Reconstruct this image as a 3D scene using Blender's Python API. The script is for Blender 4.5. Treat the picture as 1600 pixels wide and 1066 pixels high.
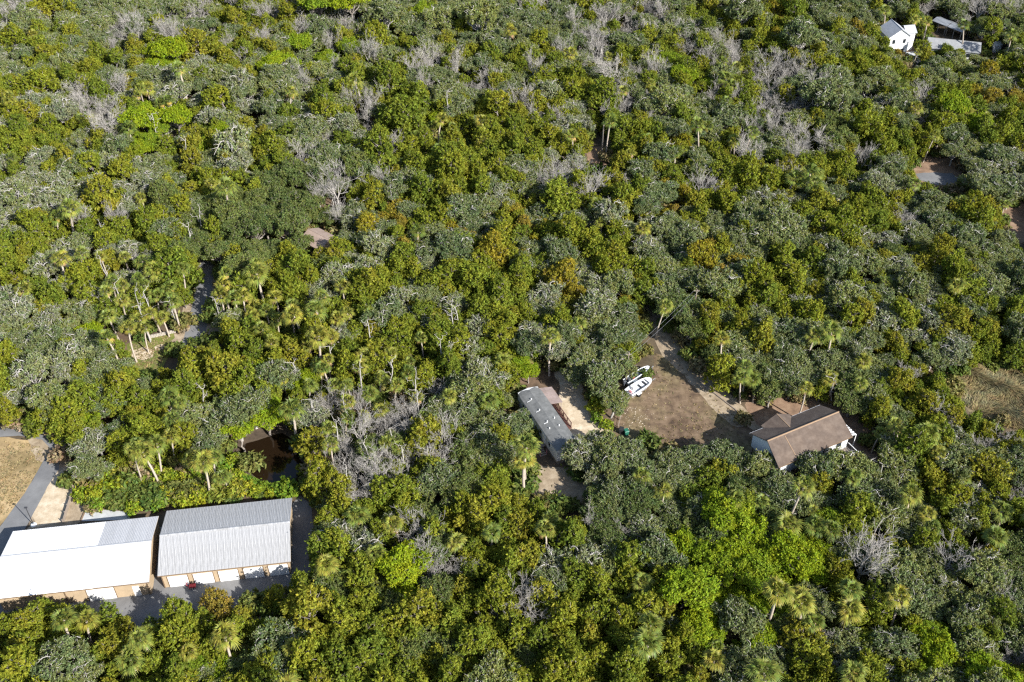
import bpy, bmesh, math, random
import numpy as np
from mathutils import Vector

for o in list(bpy.data.objects):
    bpy.data.objects.remove(o, do_unlink=True)
SC = bpy.context.scene
COL = SC.collection
R = math.radians

# ------------------------------------------------------------------ camera
CAM_H, PITCH, FPX = 120.0, R(41.0), 1650.0      # drone 120 m up, looking 41 degrees down
cam_data = bpy.data.cameras.new('camera')
cam_data.sensor_width = 36.0
cam_data.lens = FPX / 1600.0 * 36.0
cam_data.clip_start = 1.0
cam_data.clip_end = 6000.0
camera = bpy.data.objects.new('camera', cam_data)
camera.location = (0, 0, CAM_H)
camera.rotation_euler = (R(90) - PITCH, 0, 0)
COL.objects.link(camera)
SC.camera = camera

# ------------------------------------------------------------------ sky, sun, exposure
SUN_EL = R(34.0)
SUN_DIR = Vector((0.735, -0.678, 0)).normalized()   # where the sun stands, on the ground plan
world = bpy.data.worlds.new('World')
SC.world = world
world.use_nodes = True
wn = world.node_tree.nodes
sky = wn.new('ShaderNodeTexSky')
sky.sky_type = 'NISHITA'
sky.sun_disc = False
sky.sun_elevation = SUN_EL
sky.sun_rotation = math.atan2(SUN_DIR.x, SUN_DIR.y)
wn['Background'].inputs['Strength'].default_value = 0.10
world.node_tree.links.new(sky.outputs[0], wn['Background'].inputs[0])
sun_data = bpy.data.lights.new('sun', 'SUN')
sun_data.energy = 5.0
sun_data.angle = R(0.53)
sun_data.color = (1.0, 0.965, 0.91)
sun = bpy.data.objects.new('sun', sun_data)
d = Vector((SUN_DIR.x * math.cos(SUN_EL), SUN_DIR.y * math.cos(SUN_EL), math.sin(SUN_EL)))
sun.rotation_euler = d.to_track_quat('Z', 'Y').to_euler()
sun.location = d * 400
COL.objects.link(sun)
SC.view_settings.view_transform = 'Standard'
SC.view_settings.look = 'None'
SC.view_settings.gamma = 1.0
SC.view_settings.use_curve_mapping = False
SC.view_settings.exposure = 1.15
SC.cycles.max_bounces = 4
SC.cycles.diffuse_bounces = 2
SC.cycles.glossy_bounces = 2
SC.cycles.transmission_bounces = 3
SC.cycles.transparent_max_bounces = 4
SC.cycles.use_denoising = False
SC.cycles.use_adaptive_sampling = False
SC.cycles.pixel_filter_type = 'BLACKMAN_HARRIS'
SC.cycles.filter_width = 1.3

# ------------------------------------------------------------------ helpers
SP, CP = math.sin(PITCH), math.cos(PITCH)

def G(x, y, z=0.0):
    """the point at height z that the photograph shows at pixel x, y (1600 x 1066)"""
    u = (x - 800) / FPX
    v = -(y - 533) / FPX
    dx, dy, dz = u, v * SP + CP, v * CP - SP
    t = (z - CAM_H) / dz
    return Vector((dx * t, dy * t, z))

def PX(p):
    x, y, z = p[0], p[1], p[2] - CAM_H
    dep = y * CP - z * SP
    up = y * SP + z * CP
    return 800 + FPX * x / dep, 533 - FPX * up / dep, FPX / dep     # pixel x, y and pixels per metre

def inside(poly, x, y):
    c = False
    n = len(poly)
    for i in range(n):
        x1, y1 = poly[i]
        x2, y2 = poly[i - 1]
        if (y1 > y) != (y2 > y) and x < (x2 - x1) * (y - y1) / (y2 - y1) + x1:
            c = not c
    return c

def tag(o, label=None, cat=None, group=None, kind=None):
    if label: o['label'] = label
    if cat: o['category'] = cat
    if group: o['group'] = group
    if kind: o['kind'] = kind
    return o

def empty(name, loc=(0, 0, 0), rz=0.0, parent=None):
    o = bpy.data.objects.new(name, None)
    o.empty_display_size = 0.5
    o.location = loc
    o.rotation_euler = (0, 0, rz)
    o.parent = parent
    COL.objects.link(o)
    return o

def link(name, me, parent=None, loc=None, rot=None, mat=None):
    if mat is not None and not me.materials:
        me.materials.append(mat)
    o = bpy.data.objects.new(name, me)
    if parent is not None: o.parent = parent
    if loc is not None: o.location = loc
    if rot is not None: o.rotation_euler = rot
    COL.objects.link(o)
    return o

def pymesh(name, verts, faces, mat=None, parent=None, smooth=False, loc=None):
    me = bpy.data.meshes.new(name)
    me.from_pydata([tuple(v) for v in verts], [], faces)
    if smooth:
        for p in me.polygons: p.use_smooth = True
    me.update()
    return link(name, me, parent, loc, None, mat)

def npmesh(name, V, F, mats, smooth=False, midx=None):
    """mesh data from numpy: V (n,3), F (m,k) all faces of k corners, or a list of such arrays"""
    Fs = F if isinstance(F, list) else [F]
    me = bpy.data.meshes.new(name)
    V = np.ascontiguousarray(V, dtype=np.float32)
    me.vertices.add(len(V))
    me.vertices.foreach_set('co', V.ravel())
    nl = sum(f.size for f in Fs)
    npoly = sum(len(f) for f in Fs)
    me.loops.add(nl)
    me.polygons.add(npoly)
    me.loops.foreach_set('vertex_index', np.concatenate([f.ravel() for f in Fs]).astype(np.int32))
    ls, tot, s = [], [], 0
    for f in Fs:
        k = f.shape[1]
        ls.append(s + np.arange(len(f)) * k)
        tot.append(np.full(len(f), k))
        s += f.size
    me.polygons.foreach_set('loop_start', np.concatenate(ls).astype(np.int32))
    try:
        me.polygons.foreach_set('loop_total', np.concatenate(tot).astype(np.int32))
    except Exception:
        pass
    if midx is not None:
        me.polygons.foreach_set('material_index', midx.astype(np.int32))
    if smooth:
        me.polygons.foreach_set('use_smooth', np.ones(npoly, dtype=bool))
    for m in mats: me.materials.append(m)
    me.update(calc_edges=True)
    return me

def box(name, a, b, mat, parent=None, loc=None, rz=0.0, bev=0.0):
    bm = bmesh.new()
    bmesh.ops.create_cube(bm, size=1.0)
    for v in bm.verts:
        v.co = Vector([a[i] + (v.co[i] + 0.5) * (b[i] - a[i]) for i in range(3)])
    if bev > 0:
        bmesh.ops.bevel(bm, geom=bm.edges[:], offset=bev, segments=1, affect='EDGES')
    me = bpy.data.meshes.new(name)
    bm.to_mesh(me); bm.free()
    return link(name, me, parent, loc, (0, 0, rz), mat)

def tubes(paths, n=5):
    """paths: list of (points (k,3), radii (k)) -> V, F quads"""
    Vs, Fs, base = [], [], 0
    ang = np.linspace(0, 2 * np.pi, n, endpoint=False)
    for P, rad in paths:
        P = np.asarray(P, float); rad = np.asarray(rad, float)
        k = len(P)
        T = np.gradient(P, axis=0)
        T /= np.linalg.norm(T, axis=1)[:, None] + 1e-9
        ref = np.where(np.abs(T[:, 2:3]) > 0.9, np.array([[1., 0, 0]]), np.array([[0, 0, 1.]]))
        A = np.cross(T, ref); A /= np.linalg.norm(A, axis=1)[:, None] + 1e-9
        B = np.cross(T, A)
        ring = P[:, None, :] + rad[:, None, None] * (A[:, None, :] * np.cos(ang)[None, :, None] + B[:, None, :] * np.sin(ang)[None, :, None])
        Vs.append(ring.reshape(-1, 3))
        i = np.arange(k - 1)[:, None] * n
        j = np.arange(n)[None, :]
        j2 = (j + 1) % n
        f = np.stack([i + j, i + j2, i + n + j2, i + n + j], -1).reshape(-1, 4) + base
        Fs.append(f)
        base += k * n
    return np.concatenate(Vs), np.concatenate(Fs)

def tube_obj(name, paths, mat, parent=None, n=6, loc=None):
    V, F = tubes(paths, n)
    return link(name, npmesh(name, V, F, [mat], smooth=True), parent, loc)

# ------------------------------------------------------------------ materials
def mat_new(name):
    m = bpy.data.materials.new(name)
    m.use_nodes = True
    nt = m.node_tree
    return m, nt, nt.nodes, nt.links, nt.nodes['Principled BSDF']

def ramp(nt, stops):
    r = nt.nodes.new('ShaderNodeValToRGB')
    e = r.color_ramp.elements
    while len(e) < len(stops): e.new(0.5)
    for i, (p, c) in enumerate(stops):
        e[i].position = p
        e[i].color = (*c, 1)
    return r

def surf(name, stops, scale=2.0, detail=6.0, rough=0.85, bump=0.3, bscale=None, spec=0.25, metal=0.0, stretch=(1, 1, 1), second=None, dist=0.05):
    """a surface coloured by layered noise; second = (scale, stops) multiplied on"""
    m, nt, N, L, b = mat_new(name)
    tc = N.new('ShaderNodeTexCoord')
    mp = N.new('ShaderNodeMapping')
    mp.inputs['Scale'].default_value = stretch
    L.new(tc.outputs['Object'], mp.inputs['Vector'])
    nz = N.new('ShaderNodeTexNoise')
    nz.inputs['Scale'].default_value = scale
    nz.inputs['Detail'].default_value = detail
    nz.inputs['Roughness'].default_value = 0.65
    L.new(mp.outputs[0], nz.inputs['Vector'])
    rp = ramp(nt, stops)
    L.new(nz.outputs['Fac'], rp.inputs['Fac'])
    col = rp.outputs['Color']
    if second:
        n2 = N.new('ShaderNodeTexNoise')
        n2.inputs['Scale'].default_value = second[0]
        n2.inputs['Detail'].default_value = 5.0
        L.new(mp.outputs[0], n2.inputs['Vector'])
        r2 = ramp(nt, second[1])
        L.new(n2.outputs['Fac'], r2.inputs['Fac'])
        mx = N.new('ShaderNodeMix')
        mx.data_type = 'RGBA'; mx.blend_type = 'MULTIPLY'
        mx.inputs['Factor'].default_value = 1.0
        L.new(col, mx.inputs[6]); L.new(r2.outputs['Color'], mx.inputs[7])
        col = mx.outputs[2]
    L.new(col, b.inputs['Base Color'])
    b.inputs['Roughness'].default_value = rough
    b.inputs['Specular IOR Level'].default_value = spec
    b.inputs['Metallic'].default_value = metal
    if bump > 0:
        nb = N.new('ShaderNodeTexNoise')
        nb.inputs['Scale'].default_value = bscale or scale * 4
        nb.inputs['Detail'].default_value = 6.0
        L.new(mp.outputs[0], nb.inputs['Vector'])
        bp = N.new('ShaderNodeBump')
        bp.inputs['Strength'].default_value = bump
        bp.inputs['Distance'].default_value = dist
        L.new(nb.outputs['Fac'], bp.inputs['Height'])
        L.new(bp.outputs[0], b.inputs['Normal'])
    return m

def paint(name, col, var=0.12, rough=0.6, spec=0.3, scale=1.5, metal=0.0, rnd=0.0):
    """painted or plain surface with light wear; rnd = tint change from piece to piece"""
    lo = tuple(c * (1 - var) for c in col)
    hi = tuple(min(1, c * (1 + var)) for c in col)
    m = surf(name, [(0.3, lo), (0.7, hi)], scale=scale, rough=rough, bump=0.0, spec=spec, metal=metal)
    if rnd > 0:
        nt = m.node_tree; N = nt.nodes; L = nt.links; b = N['Principled BSDF']
        src = b.inputs['Base Color'].links[0].from_socket
        oi = N.new('ShaderNodeObjectInfo')
        mr = N.new('ShaderNodeMapRange')
        mr.inputs['To Min'].default_value = 1 - rnd
        mr.inputs['To Max'].default_value = 1 + rnd
        L.new(oi.outputs['Random'], mr.inputs['Value'])
        hs = N.new('ShaderNodeHueSaturation')
        L.new(mr.outputs[0], hs.inputs['Value'])
        L.new(src, hs.inputs['Color'])
        L.new(hs.outputs[0], b.inputs['Base Color'])
    return m

def leaf_mat(name, stops, trans=0.3, lo=0.6, hi=1.4, rough=0.55, spec=0.25, tint=(1.15, 1.1, 0.6), hue=0.03, weather=0.0):
    """foliage: colour from tree to tree by stops, from leaf to leaf by value and hue"""
    m, nt, N, L, b = mat_new(name)
    oi = N.new('ShaderNodeObjectInfo')
    rp = ramp(nt, stops)
    L.new(oi.outputs['Random'], rp.inputs['Fac'])
    ge = N.new('ShaderNodeNewGeometry')
    mr = N.new('ShaderNodeMapRange')
    mr.inputs['To Min'].default_value = lo * 1.16
    mr.inputs['To Max'].default_value = hi * 1.16
    L.new(ge.outputs['Random Per Island'], mr.inputs['Value'])
    hs = N.new('ShaderNodeHueSaturation')
    L.new(mr.outputs[0], hs.inputs['Value'])
    mul = N.new('ShaderNodeMath'); mul.operation = 'MULTIPLY'; mul.inputs[1].default_value = 7.31
    fr = N.new('ShaderNodeMath'); fr.operation = 'FRACT'
    L.new(ge.outputs['Random Per Island'], mul.inputs[0]); L.new(mul.outputs[0], fr.inputs[0])
    mh = N.new('ShaderNodeMapRange')
    mh.inputs['To Min'].default_value = 0.5 - hue
    mh.inputs['To Max'].default_value = 0.5 + hue
    L.new(fr.outputs[0], mh.inputs['Value'])
    L.new(mh.outputs[0], hs.inputs['Hue'])
    # patches inside one crown: some sprays older and browner, some fresher
    tc = N.new('ShaderNodeTexCoord')
    nz = N.new('ShaderNodeTexNoise')
    nz.inputs['Scale'].default_value = 0.55
    nz.inputs['Detail'].default_value = 3.0
    L.new(tc.outputs['Object'], nz.inputs['Vector'])
    pr_ = ramp(nt, [(0.34, (1.12, 1.0, .95)), (0.5, (1.0, 1.0, 1.0)), (0.66, (.80, .90, 1.0))])
    L.new(nz.outputs['Fac'], pr_.inputs['Fac'])
    mp_ = N.new('ShaderNodeMix'); mp_.data_type = 'RGBA'; mp_.blend_type = 'MULTIPLY'
    mp_.inputs['Factor'].default_value = 1.0
    L.new(rp.outputs['Color'], mp_.inputs[6]); L.new(pr_.outputs['Color'], mp_.inputs[7])
    L.new(mp_.outputs[2], hs.inputs['Color'])
    L.new(hs.outputs[0], b.inputs['Base Color'])
    b.inputs['Roughness'].default_value = rough
    b.inputs['Specular IOR Level'].default_value = spec
    tr = N.new('ShaderNodeBsdfTranslucent')
    mt = N.new('ShaderNodeMix'); mt.data_type = 'RGBA'; mt.blend_type = 'MULTIPLY'
    mt.inputs['Factor'].default_value = 1.0
    mt.inputs[7].default_value = (*tint, 1)
    L.new(hs.outputs[0], mt.inputs[6]); L.new(mt.outputs[2], tr.inputs['Color'])
    ms = N.new('ShaderNodeMixShader')
    ms.inputs[0].default_value = trans
    out = N['Material Output']
    L.new(b.outputs[0], ms.inputs[1]); L.new(tr.outputs[0], ms.inputs[2])
    L.new(ms.outputs[0], out.inputs['Surface'])
    return m

M = {}
# trees
M['oak'] = leaf_mat('oak_leaf', [(0.0, (.098, .128, .048)), (0.5, (.124, .148, .054)), (1.0, (.150, .172, .050))], trans=0.34, spec=0.15, rough=0.6, lo=0.5, hi=1.6)
M['oak_dark'] = leaf_mat('dark_oak_leaf', [(0.0, (.076, .104, .030)), (1.0, (.112, .136, .034))], trans=0.32, spec=0.15, rough=0.6, lo=0.5, hi=1.6)
M['mossy'] = leaf_mat('mossy_oak_leaf', [(0.0, (.150, .168, .088)), (0.5, (.162, .182, .086)), (1.0, (.166, .190, .068))], trans=0.34, spec=0.15, rough=0.6, lo=0.5, hi=1.6)
M['cedar'] = leaf_mat('cedar_spray', [(0.0, (.104, .138, .017)), (0.35, (.137, .164, .017)), (0.75, (.163, .180, .017)), (1.0, (.177, .172, .019))], trans=0.36, lo=0.5, hi=1.5, spec=0.1, hue=.018)
M['yellow'] = leaf_mat('yellowing_leaf', [(0.0, (.195, .180, .016)), (0.6, (.205, .172, .020)), (1.0, (.205, .158, .030))], trans=0.38, lo=0.6, hi=1.4, spec=0.1, hue=.018)
M['lime'] = leaf_mat('bright_leaf', [(0.0, (.170, .235, .014)), (0.5, (.205, .258, .012)), (1.0, (.150, .210, .016))], trans=0.4, lo=0.6, hi=1.4, spec=0.12, hue=.018)
M['shrub'] = leaf_mat('shrub_leaf', [(0.0, (.100, .165, .016)), (0.4, (.165, .215, .016)), (0.75, (.235, .235, .016)), (1.0, (.115, .145, .030))], trans=0.38, lo=0.5, hi=1.5, spec=0.2)
M['under'] = leaf_mat('undergrowth_leaf', [(0.0, (.070, .104, .022)), (0.5, (.105, .125, .028)), (0.75, (.150, .135, .045)), (1.0, (.22, .165, .105))], trans=0.32, lo=0.5, hi=1.5, spec=0.12)
M['palm'] = leaf_mat('palm_frond', [(0.0, (.105, .140, .026)), (0.5, (.150, .175, .032)), (1.0, (.205, .200, .030))], trans=0.34, lo=0.55, hi=1.5, spec=0.25, rough=0.5)
M['palm_old'] = leaf_mat('old_palm_frond', [(0.0, (.270, .225, .040)), (0.5, (.290, .205, .065)), (1.0, (.220, .155, .080))], trans=0.25, lo=0.6, hi=1.4, spec=0.15)
M['bark_pale'] = surf('pale_bark', [(0.3, (.22, .205, .185)), (0.7, (.41, .39, .36))], scale=3.0, bump=0.4)
M['bark'] = surf('grey_bark', [(0.3, (.13, .11, .09)), (0.7, (.28, .25, .22))], scale=3.0, bump=0.4)
M['bark_bare'] = surf('bare_twig', [(0.3, (.25, .232, .21)), (0.7, (.39, .365, .335))], scale=2.0, bump=0.0)
M['palm_bark'] = surf('palm_bark', [(0.3, (.24, .20, .16)), (0.7, (.44, .38, .31))], scale=4.0, bump=0.5, stretch=(1, 1, 4))
# ground
M['litter'] = surf('forest_floor', [(0.3, (.045, .034, .024)), (0.5, (.10, .075, .052)), (0.72, (.17, .125, .085))], scale=0.35, detail=9, bump=0.6, bscale=3.0, second=(0.06, [(0.35, (.75, .8, .7)), (0.65, (1.1, 1.0, .95))]))
M['yard'] = surf('dry_grass', [(0.32, (.066, .048, .033)), (0.5, (.136, .102, .064)), (0.68, (.205, .158, .105))], scale=0.8, detail=11, bump=0.5, bscale=6.0, second=(0.13, [(0.36, (.64, .56, .54)), (0.48, (1.0, .92, .90)), (0.64, (.96, 1.02, .78))]))
M['field'] = surf('field_grass', [(0.3, (.17, .125, .070)), (0.52, (.30, .225, .125)), (0.7, (.42, .325, .20))], scale=0.4, detail=11, bump=0.5, bscale=6.0, second=(0.16, [(0.36, (.62, .62, .52)), (0.52, (1.0, .97, .9)), (0.64, (1.1, 1.06, .95))]))
M['sand'] = surf('pale_sand', [(0.3, (.30, .235, .16)), (0.5, (.41, .335, .235)), (0.7, (.52, .45, .35))], scale=0.9, detail=10, bump=0.5, bscale=4.0)
M['dirt'] = surf('sandy_dirt', [(0.3, (.155, .118, .08)), (0.5, (.26, .205, .14)), (0.7, (.36, .30, .22))], scale=0.7, detail=10, bump=0.5, bscale=5.0)
M['red_dirt'] = surf('reddish_dirt', [(0.3, (.12, .078, .052)), (0.5, (.20, .13, .085)), (0.7, (.28, .20, .135))], scale=0.6, detail=10, bump=0.5, bscale=5.0)
M['lawn'] = surf('green_lawn', [(0.3, (.075, .10, .022)), (0.55, (.13, .145, .03)), (0.75, (.22, .19, .07))], scale=0.5, detail=10, bump=0.5, bscale=6.0)
M['asphalt'] = surf('weathered_asphalt', [(0.3, (.12, .119, .119)), (0.7, (.178, .176, .175))], scale=0.5, detail=10, rough=0.9, bump=0.25, bscale=12.0, second=(0.15, [(0.35, (.84, .84, .85)), (0.65, (1.05, 1.05, 1.04))]))
M['road'] = surf('road_asphalt', [(0.3, (.125, .126, .128)), (0.7, (.178, .179, .180))], scale=0.5, detail=10, rough=0.9, bump=0.25, bscale=12.0, second=(0.2, [(0.35, (.84, .84, .85)), (0.65, (1.05, 1.05, 1.04))]))
M['concrete'] = surf('concrete', [(0.3, (.30, .31, .32)), (0.7, (.42, .43, .43))], scale=1.2, detail=8, bump=0.2)
M['mud'] = surf('pond_bank_mud', [(0.3, (.04, .03, .022)), (0.7, (.10, .075, .052))], scale=1.0, detail=8, bump=0.5)
M['marsh_mud'] = surf('marsh_mud', [(0.3, (.11, .088, .05)), (0.7, (.24, .19, .11))], scale=0.6, detail=8, bump=0.5)
m, nt, N, L, b = mat_new('pond_water')
b.inputs['Base Color'].default_value = (.012, .007, .0035, 1)
b.inputs['Roughness'].default_value = 0.05
b.inputs['Specular IOR Level'].default_value = 0.4
M['water'] = m
m, nt, N, L, b = mat_new('window_glass')
b.inputs['Base Color'].default_value = (.02, .025, .03, 1)
b.inputs['Roughness'].default_value = 0.08
b.inputs['Specular IOR Level'].default_value = 0.6
M['glass'] = m
# buildings
M['tan'] = paint('tan_wall', (.36, .275, .18), 0.10, 0.7)
M['tan_trim'] = paint('brown_trim', (.16, .11, .07), 0.10)
M['white'] = paint('white_paint', (.74, .74, .73), 0.06, 0.55)
M['white_roof'] = surf('white_metal_roof', [(0.3, (.60, .60, .60)), (0.5, (.70, .70, .70)), (0.7, (.78, .78, .77))], scale=2.0, detail=10, rough=0.5, bump=0.0, spec=0.3, stretch=(1.6, 0.2, 1))
M['grey_roof_a'] = paint('pale_grey_metal_roof', (.41, .41, .415), 0.08, 0.45, rnd=0.06)
M['galv'] = surf('galvanised_roof', [(0.3, (.23, .232, .236)), (0.5, (.34, .342, .345)), (0.7, (.47, .47, .47))], scale=2.2, detail=10, rough=0.5, bump=0.0, spec=0.4, metal=0.1, stretch=(2.2, 0.22, 1), second=(0.5, [(0.35, (.86, .85, .83)), (0.65, (1.06, 1.06, 1.07))]))
M['mob_roof'] = surf('mobile_home_roof', [(0.3, (.090, .092, .090)), (0.55, (.130, .132, .128)), (0.75, (.185, .186, .180))], scale=1.1, detail=9, rough=0.6, bump=0.0)
M['mob_wall'] = paint('mobile_home_wall', (.52, .52, .51), 0.12)
M['porch_roof'] = surf('porch_roof', [(0.3, (.17, .13, .115)), (0.7, (.28, .22, .20))], scale=1.2, detail=8, bump=0.1)
M['red_wood'] = paint('red_wood', (.095, .045, .036), 0.3)
M['wood'] = paint('weathered_wood', (.23, .19, .155), 0.2)
M['shingle'] = surf('brown_shingle', [(0.3, (.078, .058, .046)), (0.5, (.104, .079, .062)), (0.7, (.138, .108, .086))], scale=1.0, detail=12, rough=0.9, bump=0.5, bscale=14.0, second=(0.35, [(0.35, (.86, .86, .88)), (0.65, (1.08, 1.06, 1.04))]))
M['ridge'] = paint('ridge_cap', (.22, .15, .095), 0.1, 0.85)
M['pale_wall'] = paint('pale_grey_siding', (.52, .54, .55), 0.05)
M['grey_shingle'] = surf('grey_shingle', [(0.3, (.25, .26, .28)), (0.7, (.34, .35, .37))], scale=1.0, detail=10, rough=0.9, bump=0.3, bscale=12.0)
M['pale_roof'] = surf('pale_shingle', [(0.3, (.17, .175, .18)), (0.7, (.25, .255, .26))], scale=1.2, detail=9, rough=0.9, bump=0.2)
M['dark_metal'] = paint('dark_metal', (.035, .035, .04), 0.2, 0.5)
M['grey_metal'] = paint('grey_metal', (.30, .31, .32), 0.15, 0.45, metal=0.5)
M['carport'] = surf('carport_sheet', [(0.3, (.10, .11, .12)), (0.6, (.21, .22, .235)), (0.8, (.34, .35, .37))], scale=0.8, detail=6, rough=0.4, bump=0.0, stretch=(0.4, 2, 1))
M['hull'] = paint('white_gelcoat', (.70, .71, .72), 0.06, 0.35, 0.5)
M['boat_dark'] = paint('dark_boat_trim', (.05, .055, .065), 0.2, 0.5)
M['boat_grey'] = paint('grey_hull', (.12, .14, .16), 0.2, 0.5)
M['red'] = paint('red_paint', (.36, .035, .045), 0.15, 0.45)
M['pinkred'] = paint('faded_red', (.42, .18, .19), 0.15, 0.5)
M['rubber'] = paint('black_rubber', (.02, .02, .022), 0.2, 0.8)
M['bin'] = paint('green_plastic', (.020, .115, .075), 0.15, 0.45)
M['stone'] = paint('pale_stone', (.42, .36, .29), 0.25, 0.8)
M['block'] = paint('retaining_block', (.30, .27, .23), 0.12, 0.85, rnd=0.08)
M['pink_roof'] = surf('pinkish_roof', [(0.3, (.22, .165, .135)), (0.7, (.31, .24, .20))], scale=0.8, detail=8, bump=0.15)
# ------------------------------------------------------------------ the ground and what lies flat on it
rng = np.random.default_rng(7)
random.seed(7)

gv, gf = [], []
GN_ = 24
xs = np.linspace(-3000, 3000, GN_ + 1)
ys = np.linspace(-2900, 3100, GN_ + 1)
for yy in ys:
    for xx in xs: gv.append((xx, yy, 0.0))
for j in range(GN_):
    for i in range(GN_):
        a = j * (GN_ + 1) + i
        gf.append((a, a + 1, a + GN_ + 2, a + GN_ + 1))
tag(pymesh('ground', gv, gf, M['litter']), 'brown leaf litter on the forest floor between the trees', 'ground', kind='structure')

def sheet(name, px, z, mat, label, cat, jit=0.35, step=1.2, kind='structure', world=False):
    pts = [Vector((p[0], p[1], z)) if world else G(p[0], p[1], 0) for p in px]
    out = []
    for i, a in enumerate(pts):
        b = pts[(i + 1) % len(pts)]
        n = max(1, int((b - a).length / step))
        for k in range(n):
            p = a.lerp(b, k / n)
            if jit: p = p + Vector((random.uniform(-jit, jit), random.uniform(-jit, jit), 0))
            out.append((p.x, p.y, z))
    # keep the outline counter-clockwise so that it faces up
    area = sum(out[i - 1][0] * out[i][1] - out[i][0] * out[i - 1][1] for i in range(len(out)))
    if area < 0: out.reverse()
    o = pymesh(name, out, [tuple(range(len(out)))], mat)
    return tag(o, label, cat, kind=kind)

sheet('field', [(-260, 560), (-60, 655), (0, 683), (50, 690), (80, 702), (40, 770), (4, 818), (-60, 900), (-300, 950)], 0.008, M['field'],
      'tan mown field beside the grey road', 'field', 0.2)
sheet('dirt_verge', [(40, 680), (95, 680), (118, 735), (135, 800), (110, 830), (40, 830), (75, 750)], 0.012, M['dirt'], 'sandy verge beside the grey road', 'verge', 0.5)
sheet('sand_patch', [(52, 803), (74, 762), (84, 742), (97, 736), (110, 752), (113, 768), (99, 816), (60, 826)], 0.02, M['sand'],
      'pale bare sand patch between the road and the wooden fence', 'sand', 0.3)
sheet('sand_strip', [(115, 772), (128, 788), (136, 799), (128, 812), (100, 820)], 0.021, M['dirt'], 'sandy strip on the building side of the low fence', 'sand', 0.2)
sheet('road', [(-70, 905), (-20, 850), (4, 818), (39, 771), (79, 702), (66, 687), (30, 681), (-120, 690), (-120, 668), (0, 668), (60, 668), (92, 682), (95, 712), (92, 733), (75, 760), (52, 803), (20, 860), (-30, 930)], 0.03, M['road'],
      'grey paved road running past the white-roofed warehouse', 'road', 0.06)
sheet('apron', [(-90, 1010), (120, 1000), (250, 992), (330, 970), (420, 940), (478, 912), (492, 880), (490, 830), (487, 790), (470, 774), (440, 800), (200, 830), (30, 850), (-90, 880)], 0.038, M['asphalt'],
      'grey asphalt apron in front of and beside the warehouses', 'pavement', 0.12)
sheet('concrete_slab', [(127, 815), (134, 799), (158, 802), (162, 797), (200, 800), (204, 812)], 0.06, M['concrete'], 'pale concrete slab behind the white-roofed warehouse', 'slab', 0.0)

sheet('yard', [(1012, 592), (1024, 552), (1060, 560), (1100, 600), (1168, 655), (1200, 690), (1215, 745), (1100, 745), (1040, 725), (985, 700), (958, 668), (968, 625), (985, 600)], 0.008, M['yard'],
      'dry brown yard around the white skiff', 'yard', 0.3)
sheet('driveway', [(1000, 455), (1018, 462), (1050, 515), (1085, 560), (1125, 600), (1172, 645), (1190, 672), (1140, 664), (1108, 634), (1092, 612), (1062, 580), (1034, 556), (1018, 520), (1002, 480)], 0.016, M['dirt'],
      'sandy driveway running from the trees to the brown-roofed house', 'driveway', 0.3)
sheet('house_dirt', [(1165, 625), (1215, 620), (1300, 625), (1370, 670), (1385, 730), (1340, 745), (1260, 745), (1190, 720)], 0.012, M['red_dirt'], 'bare sandy dirt around the brown-roofed house', 'dirt', 0.4)
sheet('house_dirt', [(1325, 690), (1350, 690), (1410, 760), (1440, 800), (1400, 805), (1370, 770)], 0.014, M['red_dirt'], 'strip of bare dirt beyond the awning end of the brown-roofed house', 'dirt', 0.4)
sheet('sandy_lot', [(868, 580), (900, 575), (915, 625), (935, 652), (970, 690), (960, 725), (905, 735), (880, 700), (880, 650)], 0.010, M['sand'], 'pale sandy lot beside the mobile home deck', 'sand', 0.35)
sheet('sandy_path', [(825, 728), (860, 728), (905, 730), (930, 770), (905, 790), (880, 806), (845, 790), (830, 760)], 0.010, M['dirt'], 'sandy path at the near end of the mobile home', 'path', 0.35)
sheet('forest_lane', [(309, 395), (335, 395), (334, 430), (329, 470), (322, 520), (312, 560), (276, 560), (288, 525), (300, 480), (306, 440)], 0.03, M['road'], 'narrow grey lane among the palms', 'road', 0.1)
sheet('lane_verge', [(296, 415), (350, 400), (382, 410), (380, 425), (350, 440), (356, 500), (350, 540), (262, 545), (285, 500)], 0.012, M['dirt'], 'sandy verge along the palm lane', 'verge', 0.4)
sheet('lane_branch', [(335, 398), (350, 392), (378, 396), (372, 410), (340, 418)], 0.034, M['road'], 'grey side drive off the palm lane', 'road', 0.1)
sheet('lawn', [(196, 540), (230, 524), (272, 518), (284, 530), (262, 560), (245, 590), (215, 592), (200, 570)], 0.010, M['lawn'], 'small green lawn beside the palm lane', 'lawn', 0.3)
sheet('lawn_sand', [(206, 549), (222, 543), (240, 546), (238, 558), (222, 562), (208, 556)], 0.018, M['sand'], 'bare sand patch worn into the small lawn', 'sand', 0.3)
sheet('lawn_sand', [(240, 543), (250, 538), (258, 539), (254, 545), (244, 548)], 0.018, M['sand'], 'smaller bare sand patch on the lawn', 'sand', 0.15)
sheet('pond_bank', [(320, 690), (380, 680), (440, 660), (470, 690), (490, 740), (450, 770), (390, 750), (330, 720)], 0.010, M['mud'], 'dark muddy bank round the brown pond', 'bank', 0.5)
sheet('pond', [(374, 700), (400, 690), (440, 676), (458, 690), (480, 735), (462, 760), (430, 762), (396, 745), (378, 722)], 0.022, M['water'], 'still brown pond behind the warehouses', 'pond', 0.3)
sheet('marsh', [(1470, 592), (1500, 572), (1560, 570), (1760, 590), (1780, 720), (1600, 676), (1555, 660), (1515, 640), (1480, 615)], 0.010, M['marsh_mud'], 'brown marsh flat under the tall grass', 'marsh', 0.5)
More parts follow.
